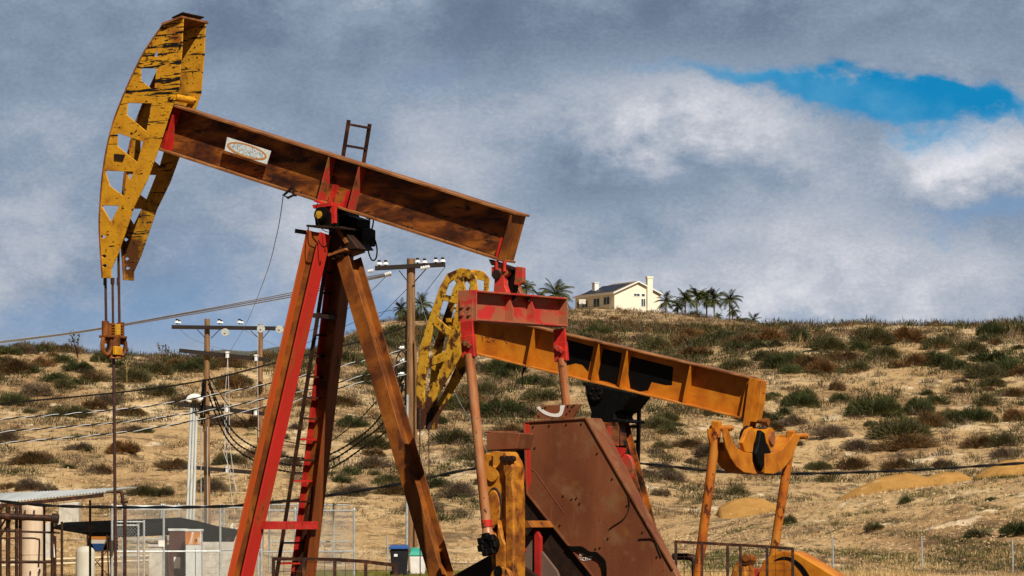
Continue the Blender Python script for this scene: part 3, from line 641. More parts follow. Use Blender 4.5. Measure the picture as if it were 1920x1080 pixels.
def stiff(px, py, m, w0=.03, w1=None, h=1.0, t=.025, parent=beam, name='stiffener', lean=0.0, ux=None):
    """gusset on the near side of the web standing on the bottom flange at the pixel of its foot"""
    w1 = HW-.01 if w1 is None else w1
    p = A.P(px, py, -HW); p.y = 0; s_ = (p-tl).dot(dirt); base = tl+dirt*s_-up*(H-.034)
    top = base+up*(H-.07)*h+dirt*lean; vs = []
    for dd in (-t/2, t/2):
        vs += [base+dirt*dd+Vector((0, -.013, 0)), base+dirt*dd+Vector((0, -w1, 0)), top+dirt*dd+Vector((0, -w0, 0)), top+dirt*dd+Vector((0, -.013, 0))]
    mb = MB(); mb.add(vs, [(0, 1, 2, 3), (7, 6, 5, 4), (0, 4, 5, 1), (1, 5, 6, 2), (2, 6, 7, 3), (3, 7, 4, 0)])
    return mb.build(name, m, parent)
stiff(595, 374, 'red_rust', HW-.01); stiff(652, 391, 'red_rust', HW-.01)
stiff(611, 380, 'red', .12, .13, .42, .03); stiff(636, 387, 'red', .11, .13, .38, .03)
stiff(303, 281, 'red', .14, .15, 1.0, .04)
stiff(928, 488, 'red', .13, .14, .44, .09, name='tail_lug')
# red painted end of the web beside the horsehead
mb = MB()
pl = [(303, 205), (331, 214), (327, 240), (330, 262), (324, 286), (300, 279)]
A.plate(mb, [(304, 222), (326, 230), (323, 250), (327, 262), (322, 283), (303, 277)], -.0155, -.013); mb.build('paint_patch', 'red', beam)
for x, y in ((360, 292), (420, 311), (480, 330), (560, 356), (700, 402), (760, 421), (830, 443), (890, 462)):
    p = A.P(x, y, -HW); p.y = 0; s_ = (p-tl).dot(dirt); c = tl+dirt*s_-up*(H-.05); mb = MB(); mb.cyl(c+Vector((0, -.11, -.012)), c+Vector((0, -.11, .02)), .016, 6); mb.build('bolt', 'dark_steel', beam)
# weld beads where web meets flanges
mb = MB()
for o_ in (-.034, -H+.036): mb.bar(tl+up*o_+Vector((0, -.016, 0)), tr+up*o_+Vector((0, -.016, 0)), .010, .010, (0, 1, 0))
mb.build('weld_bead', 'dark_steel', beam)
# sign
mb = MB(); c = [(426, 257), (508, 283), (500, 308), (421, 282)]
A.plate(mb, c, -.140, -.132, mi=0)
cx, cy = 464, 283
def ell(a, b_, n=48, k=1.0):
    th = math.atan2(27, 83); o = []
    for i in range(n):
        t = 2*math.pi*i/n; x = a*math.cos(t); y = b_*math.sin(t)
        o.append((cx+x*math.cos(th)-y*math.sin(th)-k, cy+x*math.sin(th)+y*math.cos(th)))
    return o
A.plate(mb, ell(39, 12.5), -.143, -.141, [ell(35, 10)], mi=1)
A.plate(mb, ell(34, 9), -.143, -.141, mi=2)
mb.build('name_plate', ['signwhite', 'signorange', 'signspeck'], beam)
# hook of the brake line under the beam
mb = MB(); mb.tube([A.P(551, 345, -.2), A.P(544, 355, -.22), A.P(531, 367, -.2), A.P(540, 371, -.2), A.P(550, 366, -.2), A.P(551, 350, -.2)], .020, 8)
mb.tube([A.P(550, 362, -.2), A.P(554, 358, -.1), A.P(554, 368, -.1)], .022, 8); mb.build('hook', 'dark_steel', beam, smooth=True)

# horsehead
LH = .29
hc = [(344, 30), (341, 94), (335, 167), (317, 217), (298, 277), (276, 337), (251, 388), (222, 474), (208, 505), (208, 522), (191, 521), (186, 443), (186, 398), (191, 330), (193, 315), (207, 245), (224, 195), (250, 135), (273, 91), (306, 44)]
ins = lambda pts: pts
holes = [[(295, 91), (295, 107), (288, 105)], [(264, 128), (293, 128), (289, 171), (264, 151)], [(239, 193), (284, 194), (274, 246), (237, 215)],
         [(220, 249), (268, 266), (257, 304), (220, 274)], [(197, 320), (250, 322), (232, 368), (206, 349)], [(190, 385), (223, 386), (208, 416)],
         [(188, 444), (193, 440), (198, 444), (193, 448)], [(190, 480), (195, 477), (200, 480), (195, 484)], [(191, 498), (196, 495), (202, 498), (196, 502)]]
hh = empty('horsehead', (0, 0, 0)); hh.parent = rt
for y0 in (-LH, LH-.02):
    mb = MB(); A.plate(mb, hc, y0, y0+.02, holes, ref=-LH); mb.build('cheek_plate', 'yellow' if y0 < 0 else 'yellow_far', hh, bevel=.004)
# curved face plate the bridle runs on, and the cap over the top
front = [(344, 30), (306, 44), (273, 91), (250, 135), (224, 195), (207, 245), (193, 315), (186, 398), (186, 443), (191, 521)]
fp = [Vector(A.S(x, y, -LH)) for x, y in front]
def ribbon(mb, pts, y0, y1, t, mi=None):
    n = len(pts); vs = []
    for i, p in enumerate(pts):
        d = (pts[min(i+1, n-1)]-pts[max(i-1, 0)]).normalized(); nn = Vector((d.y, -d.x))
        for y, k in ((y0, 0), (y1, 0), (y1, t), (y0, t)): q = p+nn*k; vs.append((q.x, y, q.y))
    fs = []
    for i in range(n-1):
        for k in range(4): fs.append((i*4+k, i*4+(k+1) % 4, i*4+4+(k+1) % 4, i*4+4+k))
    fs += [(0, 3, 2, 1), ((n-1)*4, (n-1)*4+1, (n-1)*4+2, (n-1)*4+3)]
    mb.add(vs, fs, mi)
def smooth2(pts, k=6):
    o = []
    for i in range(len(pts)-1):
        p0 = pts[max(i-1, 0)]; p1 = pts[i]; p2 = pts[i+1]; p3 = pts[min(i+2, len(pts)-1)]
        for j in range(k):
            t = j/k; o.append(.5*((2*p1)+(p2-p0)*t+(2*p0-5*p1+4*p2-p3)*t*t+(3*p1-p0-3*p2+p3)*t**3))
    return o+[pts[-1]]
mb = MB(); ribbon(mb, fp[:2], -LH-.05, LH+.05, -.03); mb.build('top_plate', 'flange_rust', hh)
for ya, yb in ((-LH-.012, -LH+.06), (LH-.06, LH+.012)):
    mb = MB(); ribbon(mb, smooth2(fp[1:], 4), ya, yb, -.022); mb.build('face_flange', 'flange_rust', hh)
mb = MB(); c0 = [Vector(A.S(x, y, -LH)) for x, y in ((341, 22), (320, 32))]; ribbon(mb, c0, -LH+.02, LH-.02, -.015); mb.build('cap_strip', 'dark_steel', hh)
mb = MB(); p = A.P(352, 187, -.12); mb.cyl((p.x-.18, -LH+.02, p.z+.04), (p.x-.18, LH-.02, p.z+.04), .055, 16); mb.build('hinge_tube', 'yellow', hh, smooth=True)
mb = MB(); p = A.P(322, 180, -LH); mb.cyl((p.x, -LH-.02, p.z), (p.x, -LH, p.z), .05, 18); mb.cyl((p.x, -LH-.035, p.z), (p.x, -LH-.02, p.z), .02, 12); mb.build('pin', 'yellow', hh, smooth=True)
mb = MB(); A.plate(mb, [(214, 288), (234, 290), (230, 302), (214, 300)], -LH-.012, -LH); mb.build('lug', 'dark_steel', hh)

# bridle, carrier and polished rod
for lat, x in ((-.19, 197), (.19, 222)):
    mb = MB(); p = A.P(x, 470, lat); q = A.P(x+2, 610, lat); mb.tube([p, q], .020, 8); mb.cyl(A.P(x, 520, lat), A.P(x, 535, lat), .026, 8); mb.build('bridle_cable', 'rod', rt, smooth=True)
mb = MB(); mb.cyl(A.P(211, 521, 0), A.P(212, 606, 0), .018, 10); mb.cyl(A.P(211, 521, 0), A.P(211, 533, 0), .030, 12); mb.build('rod_stub', 'rod', rt, smooth=True)
cb = MB(); p = A.P(212, 618, 0)
for l in (-.19, .19): cb.cyl((p.x, l, p.z-.12), (p.x, l, p.z+.12), .055, 14)
cb.box(p.x-.07, p.x+.07, -.17, .17, p.z-.11, p.z+.09); cb.box(p.x-.09, p.x+.09, -.235, .235, p.z-.13, p.z-.09)
for i in range(4):
    for l in (-.10, .10): cb.box(p.x+.06, p.x+.088, l-.035, l+.035, p.z-.07+i*.04, p.z-.05+i*.04)
carrier = cb.build('carrier_bar', 'leg_brown', rt, bevel=.008)
mb = MB(); mb.box(p.x+.072, p.x+.10, -.05, .05, p.z-.09, p.z+.08); mb.build('yellow_marking', 'yellow_old', carrier)
mb = MB(); p2 = A.P(213, 647, 0)
mb.cyl((p2.x, 0, p2.z-.15), (p2.x, 0, p2.z+.15), .10, 14); mb.cyl((p2.x, 0, p2.z-.20), (p2.x, 0, p2.z-.14), .12, 14, .09); mb.cyl((p2.x-.02, -.2, p2.z+.07), (p2.x-.02, .26, p2.z+.07), .055, 12)
for l in (-.17, .19):
    mb.ring((p2.x, l, p2.z-.01), (.03, .065, 0), (0, 0, .14), .034, 18)
cl_ = mb.build('rod_clamp', 'leg_brown', carrier, smooth=True)
mb = MB(); mb.obox((p2.x+.09, -.02, p2.z-.09), (.03, 0, 0), (0, .09, 0), (0, 0, .065)); mb.build('yellow_marking', 'yellow', carrier, bevel=.01)
mb = MB(); mb.tube([A.P(213, 660, 0), A.P(214, 760, 0), A.P(217, 1085, 0), A.P(217.5, 1180, 0)], .024, 10); mb.build('polished_rod', 'rod', rt, smooth=True)

# samson post: two front legs, rear leg, braces, ladder
def ext(p, q, z):           # carry the line q->p down to height z
    d = p-q; return q+d*((z-q.z)/d.z)
Z0 = .35
a0 = ext(A.P(456, 1056, -.9), A.P(598, 436, -.37), Z0); a1 = A.P(598, 436, -.37)
b0 = ext(A.P(571, 1056, .9), A.P(644, 440, .37), Z0); b1 = A.P(644, 440, .37)
r0 = ext(A.P(828, 1080, 0), A.P(654, 486, 0), Z0); r1 = A.P(654, 486, 0)
mb = MB(); mb.ibeam(a0, a1, (1, 0, .17), .25, .27, .022, .016, mis=(0, 2, 1)); mb.build('leg', ['leg_orange', 'leg_red', 'leg_brown'], rt, bevel=.003)
mb = MB(); mb.ibeam(b0, b1, (1, 0, .17), .27, .27, .022, .016, mis=(0, 1, 2)); mb.build('leg', ['red', 'leg_brown', 'leg_mix'], rt, bevel=.003)
mb = MB(); mb.ibeam(r0, r1, (0, 1, 0), .34, .215, .020, .016); mb.build('leg', 'leg_brown', rt, bevel=.003)['label'] = 'rusty brown rear leg'
def ab(zpy, side):          # point on a front leg's centre line at a pixel row
    p, q = (a0, a1) if side < 0 else (b0, b1)
    z = A.P(530, zpy, 0).z; return p+(q-p)*((z-p.z)/(q.z-p.z))
mb = MB(); p, q = ab(985, -1), ab(985, 1); mb.bar(p+Vector((.16, .05, 0)), q+Vector((.16, -.05, 0)), .06, .115, (0, 0, 1)); mb.build('cross_brace', 'red', rt)
mb = MB(); p, q = ab(596, -1), ab(596, 1); mb.bar(p+Vector((.10, .05, 0)), q+Vector((.10, -.05, 0)), .05, .06, (0, 0, 1)); mb.build('cross_brace', 'dark_steel', rt)
lad = empty('ladder', (0, 0, 0)); lad.parent = rt
l0, l1, m0 = A.P(521, 1064, .22), A.P(654, 225, .22), None
off = Vector((0, .56, 0))
l0 = ext(l0, l1, .5)
mb = MB(); mb.bar(l0, l1, .05, .03, (0, 1, 0)); mb.build('rail', 'brown_pipe', lad)
mb = MB(); mb.bar(l0+off, l1+off, .05, .03, (0, 1, 0)); mb.build('rail', 'brown_pipe', lad)
dl = (l1-l0).normalized(); nr = int((l1-l0).length/.305)
for i in range(nr):
    c = l1-dl*(.06+i*.305); mb = MB(); mb.bar(c+Vector((0, .01, 0)), c+off-Vector((0, .01, 0)), .04, .028, (0, 0, 1)); mb.build('rung', 'red' if i > 14 and i % 2 else 'brown_pipe', lad)
# saddle
top = empty('saddle', (0, 0, 0)); top.parent = rt
mb = MB(); p = A.P(602, 403, -.42); mb.cyl((p.x, -.42, p.z), (p.x, .42, p.z), .115, 24); mb.cyl((p.x, -.46, p.z), (p.x, -.42, p.z), .095, 24)
A.plate(mb, [(589, 400), (592, 424), (618, 428), (617, 398)], -.40, -.15)
mb.build('bearing', 'black', top, smooth=True)
mb = MB(); mb.cyl((p.x-.01, -.475, p.z), (p.x-.01, -.455, p.z), .055, 20); mb.build('bearing_cap', 'yellow_old', top, smooth=True)
mb = MB(); A.plate(mb, [(622, 394), (670, 410), (669, 424), (679, 428), (679, 459), (650, 462), (615, 432)], .04, .40); mb.build('housing', 'black', top, bevel=.01)
mb = MB(); A.plate(mb, [(585, 384), (622, 379), (622, 386), (587, 391)], -.36, .2); A.plate(mb, [(588, 378), (590, 374), (600, 377), (600, 382)], -.30, .2); mb.build('clamp_plate', 'red', top, bevel=.006)
mb = MB(); A.plate(mb, [(618, 382), (627, 384), (627, 418), (620, 421)], -.34, -.27); mb.build('clamp_strap', 'red', top, bevel=.004)
mb = MB(); A.plate(mb, [(574, 421), (640, 425), (640, 429), (574, 425)], -.45, .10, ref=-.45); mb.build('cap_plate', 'dark_steel', top, bevel=.004)
mb = MB(); A.plate(mb, [(617, 428), (640, 424), (672, 466), (616, 470)], -.20, .22); mb.build('rear_bracket', 'dark_steel', top, bevel=.005)  # dark material stands in for the shade on this bracket
mb = MB(); A.plate(mb, [(628, 430), (635, 428), (651, 454), (647, 457)], -.24, -.20); mb.build('gusset', 'flange_rust', top)
mb = MB(); A.plate(mb, [(614, 476), (648, 465), (650, 469), (616, 481)], -.26, .26, ref=-.24); mb.build('flange_plate', 'flange_rust', top, bevel=.004)
mb = MB(); bolts(mb, [A.P(x, y, l) for x, y, l in ((626, 480, -.2), (637, 475, -.2), (648, 473, -.1), (658, 474, .1))], (0, -.2, -1), .03, .05); mb.build('bolt', 'dark_steel', top)
mb = MB(); mb.bar(A.P(555, 433, -.1), A.P(580, 437, -.1), .06, .06, (0, 0, 1)); mb.build('bracket_arm', 'black', top)
# hoses hanging behind the saddle
for pts in ([(681, 442), (685, 425), (691, 414), (697, 408)], [(680, 396), (688, 409), (700, 412), (695, 440), (690, 465), (696, 486), (704, 486), (707, 470), (703, 450), (694, 441), (680, 444)],):
    mb = MB(); pp = smooth2([A.P(x, y, .35) for x, y in pts], 5); mb.tube(pp, .011, 8); mb.build('grease_hose', 'cable', top, smooth=True)
mb = MB(); pp = smooth2([A.P(x, y, -.5) for x, y in ((596, 380), (592, 400), (600, 425), (614, 435), (624, 430), (625, 424))], 5); mb.tube(pp, .006, 6)
mb.build('grease_hose', 'cable', top, smooth=True)
for pts in ([(578, 425), (578, 455), (585, 463), (592, 465)], [(597, 450), (603, 461), (611, 462), (615, 452)]):
    mb = MB(); mb.tube(smooth2([A.P(x, y, -.55) for x, y in pts], 5), .010, 6); mb.build('grease_hose', 'cable', top, smooth=True)

# tail bearing
tb = empty('tail_bearing', (0, 0, 0)); tb.parent = rt
mb = MB(); A.plate(mb, [(916, 486), (958, 500), (958, 505), (921, 497)], -.18, -.04); mb.build('bearing_bracket', 'dark_steel', tb)
mb = MB(); A.plate(mb, [(921, 500), (950, 500), (952, 512), (949, 517), (945, 518), (946, 535), (951, 549), (925, 549), (927, 520), (921, 518)], -.17, -.06); mb.build('pedestal', 'red_rust', tb, bevel=.008)
mb = MB(); A.plate(mb, [(925, 500), (950, 500), (950, 517), (944, 520), (946, 535), (953, 549), (925, 549), (927, 520)], .20, .30, ref=-.17); mb.build('pedestal', 'red_rust', tb, bevel=.008)
mb = MB(); p = A.P(932, 515, -.17); mb.cyl((p.x, -.19, p.z), (p.x, -.17, p.z), .068, 24); mb.ring((p.x, -.19, p.z), (.06, 0, 0), (0, 0, .06), .012, 20)
mb.cyl((p.x, -.20, p.z), (p.x, .3, p.z), .05, 16); mb.build('shaft', 'dark_steel', tb, smooth=True)
mb = MB(); A.plate(mb, [(958, 498), (972, 500), (972, 528), (964, 534), (954, 532)], -.04, .04, ref=-.17); mb.build('tension_block', 'red_rust', tb, bevel=.01)
mb = MB(); A.plate(mb, [(948, 502), (964, 506), (958, 545), (950, 545)], -.03, .16); mb.build('inner_lug', 'black', tb)
for x, l in ((931, -.17), (946, -.17)):
    mb = MB(); q = A.P(x, 498, l); mb.cyl((q.x, l, q.z-.08), (q.x, l, q.z+.07), .03, 10); mb.build('bolt', 'red', tb, smooth=True)

# equalizer: an I section lying across the pump
LE = 1.27
e0 = A.P(876, 573, -LE); e1 = A.P(1045, 586, LE); s_eq = e0.x
eq = empty('equalizer', (0, 0, 0)); eq.parent = rt
ezl = lambda lat, dz=0: e0.z+(e1.z-e0.z)*(lat+LE)/(2*LE)+dz
WF, HE = .27, .41
def eqbox(mb, s0, s1, l0, l1, z0, z1, mi=None):
    vs = [(s, l, ezl(l, z)) for s in (s0, s1) for l in (l0, l1) for z in (z0, z1)]
    mb.add(vs, [(0, 1, 3, 2), (4, 6, 7, 5), (0, 4, 5, 1), (2, 3, 7, 6), (0, 2, 6, 4), (1, 5, 7, 3)], mi)
sE = s_eq
mb = MB(); eqbox(mb, sE-.14, sE+.14, -LE+.02, LE-.02, HE/2-.025, HE/2); eqbox(mb, sE-.14, sE+.14, -LE+.02, LE-.02, -HE/2, -HE/2+.025)
eqbox(mb, sE-.012, sE+.012, -LE+.02, LE-.02, -HE/2+.026, HE/2-.026); mb.build('cross_beam', 'eq_red', eq, bevel=.004)
for l in (-.26, .34):
    mb = MB(); vs = []
    for dl_ in (-.012, .012):
        for s_, z in ((.013, -HE/2+.026), (.135, -HE/2+.026), (.135, -HE/2+.20), (.06, HE/2-.03), (.013, HE/2-.03)): vs.append((sE+s_, l+dl_, ezl(l, z)))
    n = 5; mb.add(vs, [tuple(range(n)), tuple(range(2*n-1, n-1, -1))]+[(i, i+n, (i+1) % n+n, (i+1) % n) for i in range(n)]); mb.build('stiffener', 'eq_red', eq)
for l in (-LE, LE-.02):
    mb = MB(); eqbox(mb, sE-.145, sE+.145, l, l+.02, -HE/2-.005, HE/2+.005); mb.build('end_plate', 'eq_red', eq, bevel=.004)
mb = MB(); eqbox(mb, sE-.11, sE+.09, -LE-.02, -LE-.001, -HE/2-.01, HE/2-.12)
bolts(mb, [(sE+a, -LE-.02, ezl(-LE, b)) for a in (-.06, .05) for b in (-.12, -.01)], (0, -1, 0), .022, .025); mb.build('bolt_plate', 'eq_red', eq)
for l in (-.12, .26):
    mb = MB(); q = HE/2-.03; mb.cyl((sE+.07, l, ezl(l, q)), (sE+.07, l, ezl(l, q-.06)), .035, 6); mb.build('nut', 'dark_steel', eq)
# pitman arms
def pitman(top_px, j_px, end_px, lat, name_m, r, lat2=None, fit=True):
    lat2 = lat if lat2 is None else lat2
    g_ = empty('pitman_arm', (0, 0, 0)); g_.parent = A.root
    p, j, q = A.P(*top_px, lat), A.P(*j_px, lat), A.P(*end_px, lat2)
    mb = MB(); mb.cyl(j, q, r, 20); mb.build('tube', name_m, g_, smooth=True)
    if fit:
        mb = MB(); mb.bar(p, j+(j-p)*.05, .04, .19, (1, 0, 0)); mb.bar(p+(j-p)*.45, j+(j-p)*.1, .075, .20, (1, 0, 0)); mb.build('fork', 'red', g_, bevel=.006)
        mb = MB(); c = p+(j-p)*.68; mb.cyl(c+Vector((0, -.09, 0)), c+Vector((0, .06, 0)), .035, 12); mb.bar(c+Vector((-.05, -.06, .04)), c+Vector((.07, -.06, -.05)), .05, .03, (0, 1, 0)); mb.build('pin', 'red_rust', g_)
    return g_
g_ = pitman((875, 602), (880, 664), (914, 1003), -LE-.03, 'tube', .066)
mb = MB(); mb.cyl(A.P(912, 975, -LE-.03), A.P(913, 988, -LE-.03), .075, 16); mb.build('collar', 'red', g_, smooth=True)
mb = MB(); mb.cyl(A.P(913, 988, -LE-.03), A.P(915, 1006, -LE-.03), .062, 16, .095); mb.build('socket', 'tube', g_, smooth=True)
pitman((1049, 617), (1053, 672), (1066, 800), LE-.03, 'tube', .062)
# wrist pin, crank and its weight
ck = empty('crank', (0, 0, 0)); ck.parent = rt
L0 = -LE-.02
mb = MB()
A.plate(mb, [(906, 852), (912, 848), (918, 850), (922, 846), (945, 848), (952, 860), (958, 872), (957, 900), (960, 920), (960, 1090), (925, 1090), (918, 1030), (906, 1006)], L0+.16, L0+.42, ref=L0+.16)
mb.build('crank_arm', 'crank', ck, bevel=.03)
mb = MB(); pl = [(944, 846), (951, 848), (957, 862), (963, 875), (962, 900), (965, 930), (965, 1090), (951, 1090), (949, 900), (943, 880)]
A.plate(mb, pl, L0+.08, L0+.40, ref=L0+.1); mb.build('crank_rim', 'crank', ck, bevel=.02)
def disc(U, px, py, lat, rx, rz, t, n=28, mb=None, hole=0):
    mb = mb or MB(); c = U.P(px, py, lat)
    pl = [(c.x+rx*math.cos(2*math.pi*i/n), c.z+rz*math.sin(2*math.pi*i/n)) for i in range(n)]
    mb.prism(pl, lambda x, z: (x, lat, z), lambda x, z: (x, lat+t, z)); return mb
disc(A, 922, 888, L0+.12, .095, .11, .05).build('boss', 'crank', ck, bevel=.015)
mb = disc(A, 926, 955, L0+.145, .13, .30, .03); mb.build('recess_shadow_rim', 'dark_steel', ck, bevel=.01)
mb = disc(A, 924, 955, L0+.12, .105, .26, .05); mb.build('oblong_boss', 'crank', ck, bevel=.03)
mb = MB(); mb.cyl(A.P(923, 855, L0+.12), A.P(923, 873, L0+.12), .012, 8); mb.build('slot', 'dark_steel', ck)
for x in (941, 950, 958):
    mb = MB(); c = A.P(x, 860, L0+.05); mb.cyl(c, c+Vector((0, .08, 0)), .04, 12); mb.build('nut', 'dark_steel', ck, smooth=True)
mb = MB(); A.plate(mb, [(932, 973), (942, 1010), (947, 1020), (947, 1090), (930, 1090), (928, 1036), (932, 1010)], L0+.06, L0+.16); mb.build('bracket', 'crank', ck, bevel=.012)
mb = MB(); A.plate(mb, [(904, 1004), (926, 998), (932, 1010), (925, 1042), (908, 1040), (902, 1030)], L0+.05, L0+.22); mb.build('pin_housing', 'crank', ck, bevel=.012)
mb = disc(A, 913, 1021, L0-.08, .13, .14, .14, 12); c = A.P(912, 1021, L0-.15)
for i in range(7):
    a = i*.9; mb.obox(c+Vector((.10*math.cos(a), .03, .11*math.sin(a))), (.045, 0, .01), (0, .05, 0), (-.01, 0, .045))
mb.cyl(c, c+Vector((0, .1, 0)), .065, 12); mb.build('wrist_pin', 'black', ck, bevel=.012)
mb = disc(A, 938, 1085, L0-.02, .16, .16, .1, 20); mb.build('lower_boss', 'crank', ck, bevel=.02)
mb = disc(A, 934, 1072, L0-.035, .06, .08, .02, 16); mb.build('slot', 'black', ck)
mb = MB(); A.plate(mb, [(912, 812), (935, 809), (975, 812), (968, 842), (912, 845)], L0+.45, L0+.85, ref=L0+.45); A.plate(mb, [(905, 808), (950, 808), (950, 811), (905, 811)], L0+.5, L0+.8, ref=L0+.45)
mb.build('crank_weight', 'cover', ck, bevel=.01)
mb = disc(A, 956, 893, L0+.5, .17, .30, .12, 28); mb.build('hub_disc', 'red_rust', ck, bevel=.02)
mb = MB(); A.plate(mb, [(925, 1037), (840, 1085), (820, 1140), (1010, 1140), (1010, 1085), (945, 1040)], L0+.40, L0+.52, ref=L0+.4); mb.build('crank_guard', 'dark_steel', ck)
# gearbox behind the cranks
gb = empty('gearbox', (0, 0, 0)); gb.parent = rt
mb = MB(); A.plate(mb, [(966, 905), (1075, 905), (1120, 1150), (950, 1150)], .15, .70, ref=.3); A.plate(mb, [(940, 815), (1010, 800), (1010, 930), (940, 930)], .25, .60, ref=.3); mb.build('housing', 'dark_steel', gb, bevel=.02)
mb = MB(); A.plate(mb, [(963, 978), (990, 976), (999, 989), (963, 991)], -.5, .1, ref=-.5); mb.build('top_plate', 'leg_brown', gb, bevel=.006)
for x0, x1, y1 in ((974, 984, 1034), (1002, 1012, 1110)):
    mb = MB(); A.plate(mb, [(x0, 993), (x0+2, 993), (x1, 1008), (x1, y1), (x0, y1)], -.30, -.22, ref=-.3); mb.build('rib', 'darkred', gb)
mb = MB(); A.plate(mb, [(984, 1005), (1000, 1005), (1000, 1150), (976, 1150), (976, 1036), (984, 1034)], -.26, -.2, ref=-.3); A.plate(mb, [(1012, 1034), (1040, 1070), (1070, 1150), (1012, 1150)], -.26, -.2, ref=-.3); mb.build('side_plate', 'greyplate', gb)
mb = MB(); A.plate(mb, [(966, 1010), (975, 1012), (975, 1150), (966, 1150)], -.7, -.55, ref=-.6); mb.build('post', 'leg_brown', gb)

# big brown belt cover
cv = empty('belt_cover', (0, 0, 0)); cv.parent = rt
CL0 = .12
out_ = [(983, 790), (1098, 783), (1262, 1066), (1290, 1120), (1150, 1130), (988, 925)]
mb = MB(); pl = [A.S(x, y, CL0) for x, y in out_]
thick = {0: .46, 1: .46, 2: .14, 3: .10, 4: .3, 5: .46}
lk = {(round(p[0], 5), round(p[1], 5)): thick[i] for i, p in enumerate(pl)}
mb.prism(pl, lambda x, z: (x, CL0, z), lambda x, z: (x, CL0+min(lk.items(), key=lambda k: abs(k[0][0]-x)+abs(k[0][1]-z))[1], z))
mb.build('cover_plate', 'cover', cv, bevel=.008)
mb = MB()
for a, b_ in (((983, 791), (1098, 784)), ((1098, 784), (1262, 1067)), ((983, 791), (988, 925)), ((988, 925), (1150, 1128))):
    p = A.P(*a, CL0-.012); q = A.P(*b_, CL0-.012); mb.bar(p, q, .02, .022, (0, 1, 0))
mb.build('edge_angle', 'cover', cv)
for x, y in ((1000, 800), (1030, 798), (1062, 796), (1090, 795), (1003, 840), (1056, 930), (1072, 936), (1081, 934), (1087, 944), (1120, 850), (1148, 898), (1176, 948), (1205, 998), (1232, 1044), (1050, 985), (1117, 1029), (1125, 1027), (1140, 1010)):
    mb = MB(); c = A.P(x, y, CL0); mb.cyl((c.x, CL0-.012, c.z), (c.x, CL0, c.z), .013, 8); mb.build('rivet', 'dark_steel', cv)
mb = MB(); A.plate(mb, [(984, 792), (992, 791), (995, 905), (989, 922)], CL0-.01, CL0-.003); mb.build('painted_edge', 'leg_red', cv)
mb = MB()   # weld lines
for pts in ([(990, 878), (1003, 884), (1058, 963)],):
    mb.tube([A.P(x, y, CL0-.001) for x, y in pts], .005, 6)
mb.build('seam', 'cover', cv)
mb = MB(); mb.tube(smooth2([A.P(x, y, CL0-.01) for x, y in ((1178, 925), (1180, 950), (1170, 972), (1152, 985), (1142, 992))], 5), .008, 6)
mb.tube(smooth2([A.P(x, y, CL0-.01) for x, y in ((1197, 1011), (1212, 1010), (1226, 1012), (1234, 1030), (1240, 1045))], 5), .008, 6); mb.build('seam', 'dark_steel', cv)
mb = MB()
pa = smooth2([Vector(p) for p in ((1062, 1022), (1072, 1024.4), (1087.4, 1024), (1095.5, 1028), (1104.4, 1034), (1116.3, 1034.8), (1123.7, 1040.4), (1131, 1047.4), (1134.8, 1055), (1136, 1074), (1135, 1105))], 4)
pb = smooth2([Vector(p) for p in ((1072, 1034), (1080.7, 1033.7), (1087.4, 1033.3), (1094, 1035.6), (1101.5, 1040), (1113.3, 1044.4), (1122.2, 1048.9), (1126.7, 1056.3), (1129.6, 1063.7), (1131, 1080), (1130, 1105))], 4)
A.plate(mb, [tuple(p) for p in pa]+[tuple(p) for p in reversed(pb)], CL0-.03, CL0-.004); mb.build('black_curved_strip', 'black', cv)  # raised black strip curving down the lower part of the cover
mb = MB()   # chalk marks RW / 5CBO
def strokes(mb, lst, r=.0045, lat=CL0-.004):
    for st in lst: mb.tube([A.P(x, y, lat) for x, y in st], r, 4)
strokes(mb, [[(1087, 1042), (1087, 1037), (1090, 1037), (1090, 1039), (1087, 1040), (1090, 1042)], [(1091, 1038), (1092, 1041), (1093, 1039), (1094, 1041), (1095, 1038)],
             [(1090, 1045), (1087, 1045), (1087, 1048), (1090, 1049), (1089, 1052), (1086, 1052)], [(1096, 1046), (1093, 1046), (1092, 1049), (1093, 1051), (1096, 1051)],
             [(1098, 1044), (1098, 1051), (1102, 1050), (1101, 1047), (1098, 1047), (1102, 1046), (1101, 1044), (1098, 1044)], [(1105, 1044), (1104, 1047), (1105, 1050), (1108, 1049), (1109, 1045), (1108, 1043), (1105, 1044), (1111, 1043)]])
mb.build('chalk_marking', 'signwhite', cv)
mb = MB(); A.plate(mb, [(992, 786), (1009, 760), (1083, 757), (1068, 783)], CL0+.30, CL0+.34, ref=CL0+.2); mb.build('guard_flap', 'cover', cv, bevel=.004)
mb = MB(); pa = smooth2([Vector(p) for p in ((1000, 764), (1012, 775), (1030, 781), (1046, 779), (1053, 759))], 5); pb = smooth2([Vector(p) for p in ((1004, 761), (1016, 770), (1030, 775), (1042, 773), (1044, 760))], 5)
A.plate(mb, [tuple(p) for p in pa]+[tuple(p) for p in reversed(pb)], CL0+.294, CL0+.298, ref=CL0+.2); mb.build('white_arc', 'white', cv)
mb = MB()
for x, y in ((1010, 766), (1016, 764), (1058, 762), (1066, 763), (1062, 770), (1070, 760), (1056, 776), (1004, 780)):
    p = A.P(x, y, CL0+.2); mb.cyl((p.x, CL0+.292, p.z), (p.x, CL0+.31, p.z), .012, 8)
mb.build('bolt_hole', 'black', cv)
# skid under the machine
mb = MB(); z = .2
for l in (-.95, .95): mb.ibeam((-1.6, l, z), (6.2, l, z), (0, 0, 1), .3, .2)
for s_ in (-1.4, .6, 2.4, 4.4, 6.0): mb.ibeam((s_, -.93, z), (s_, .93, z), (0, 0, 1), .26, .16)
mb.build('skid', 'dark_steel', rt)

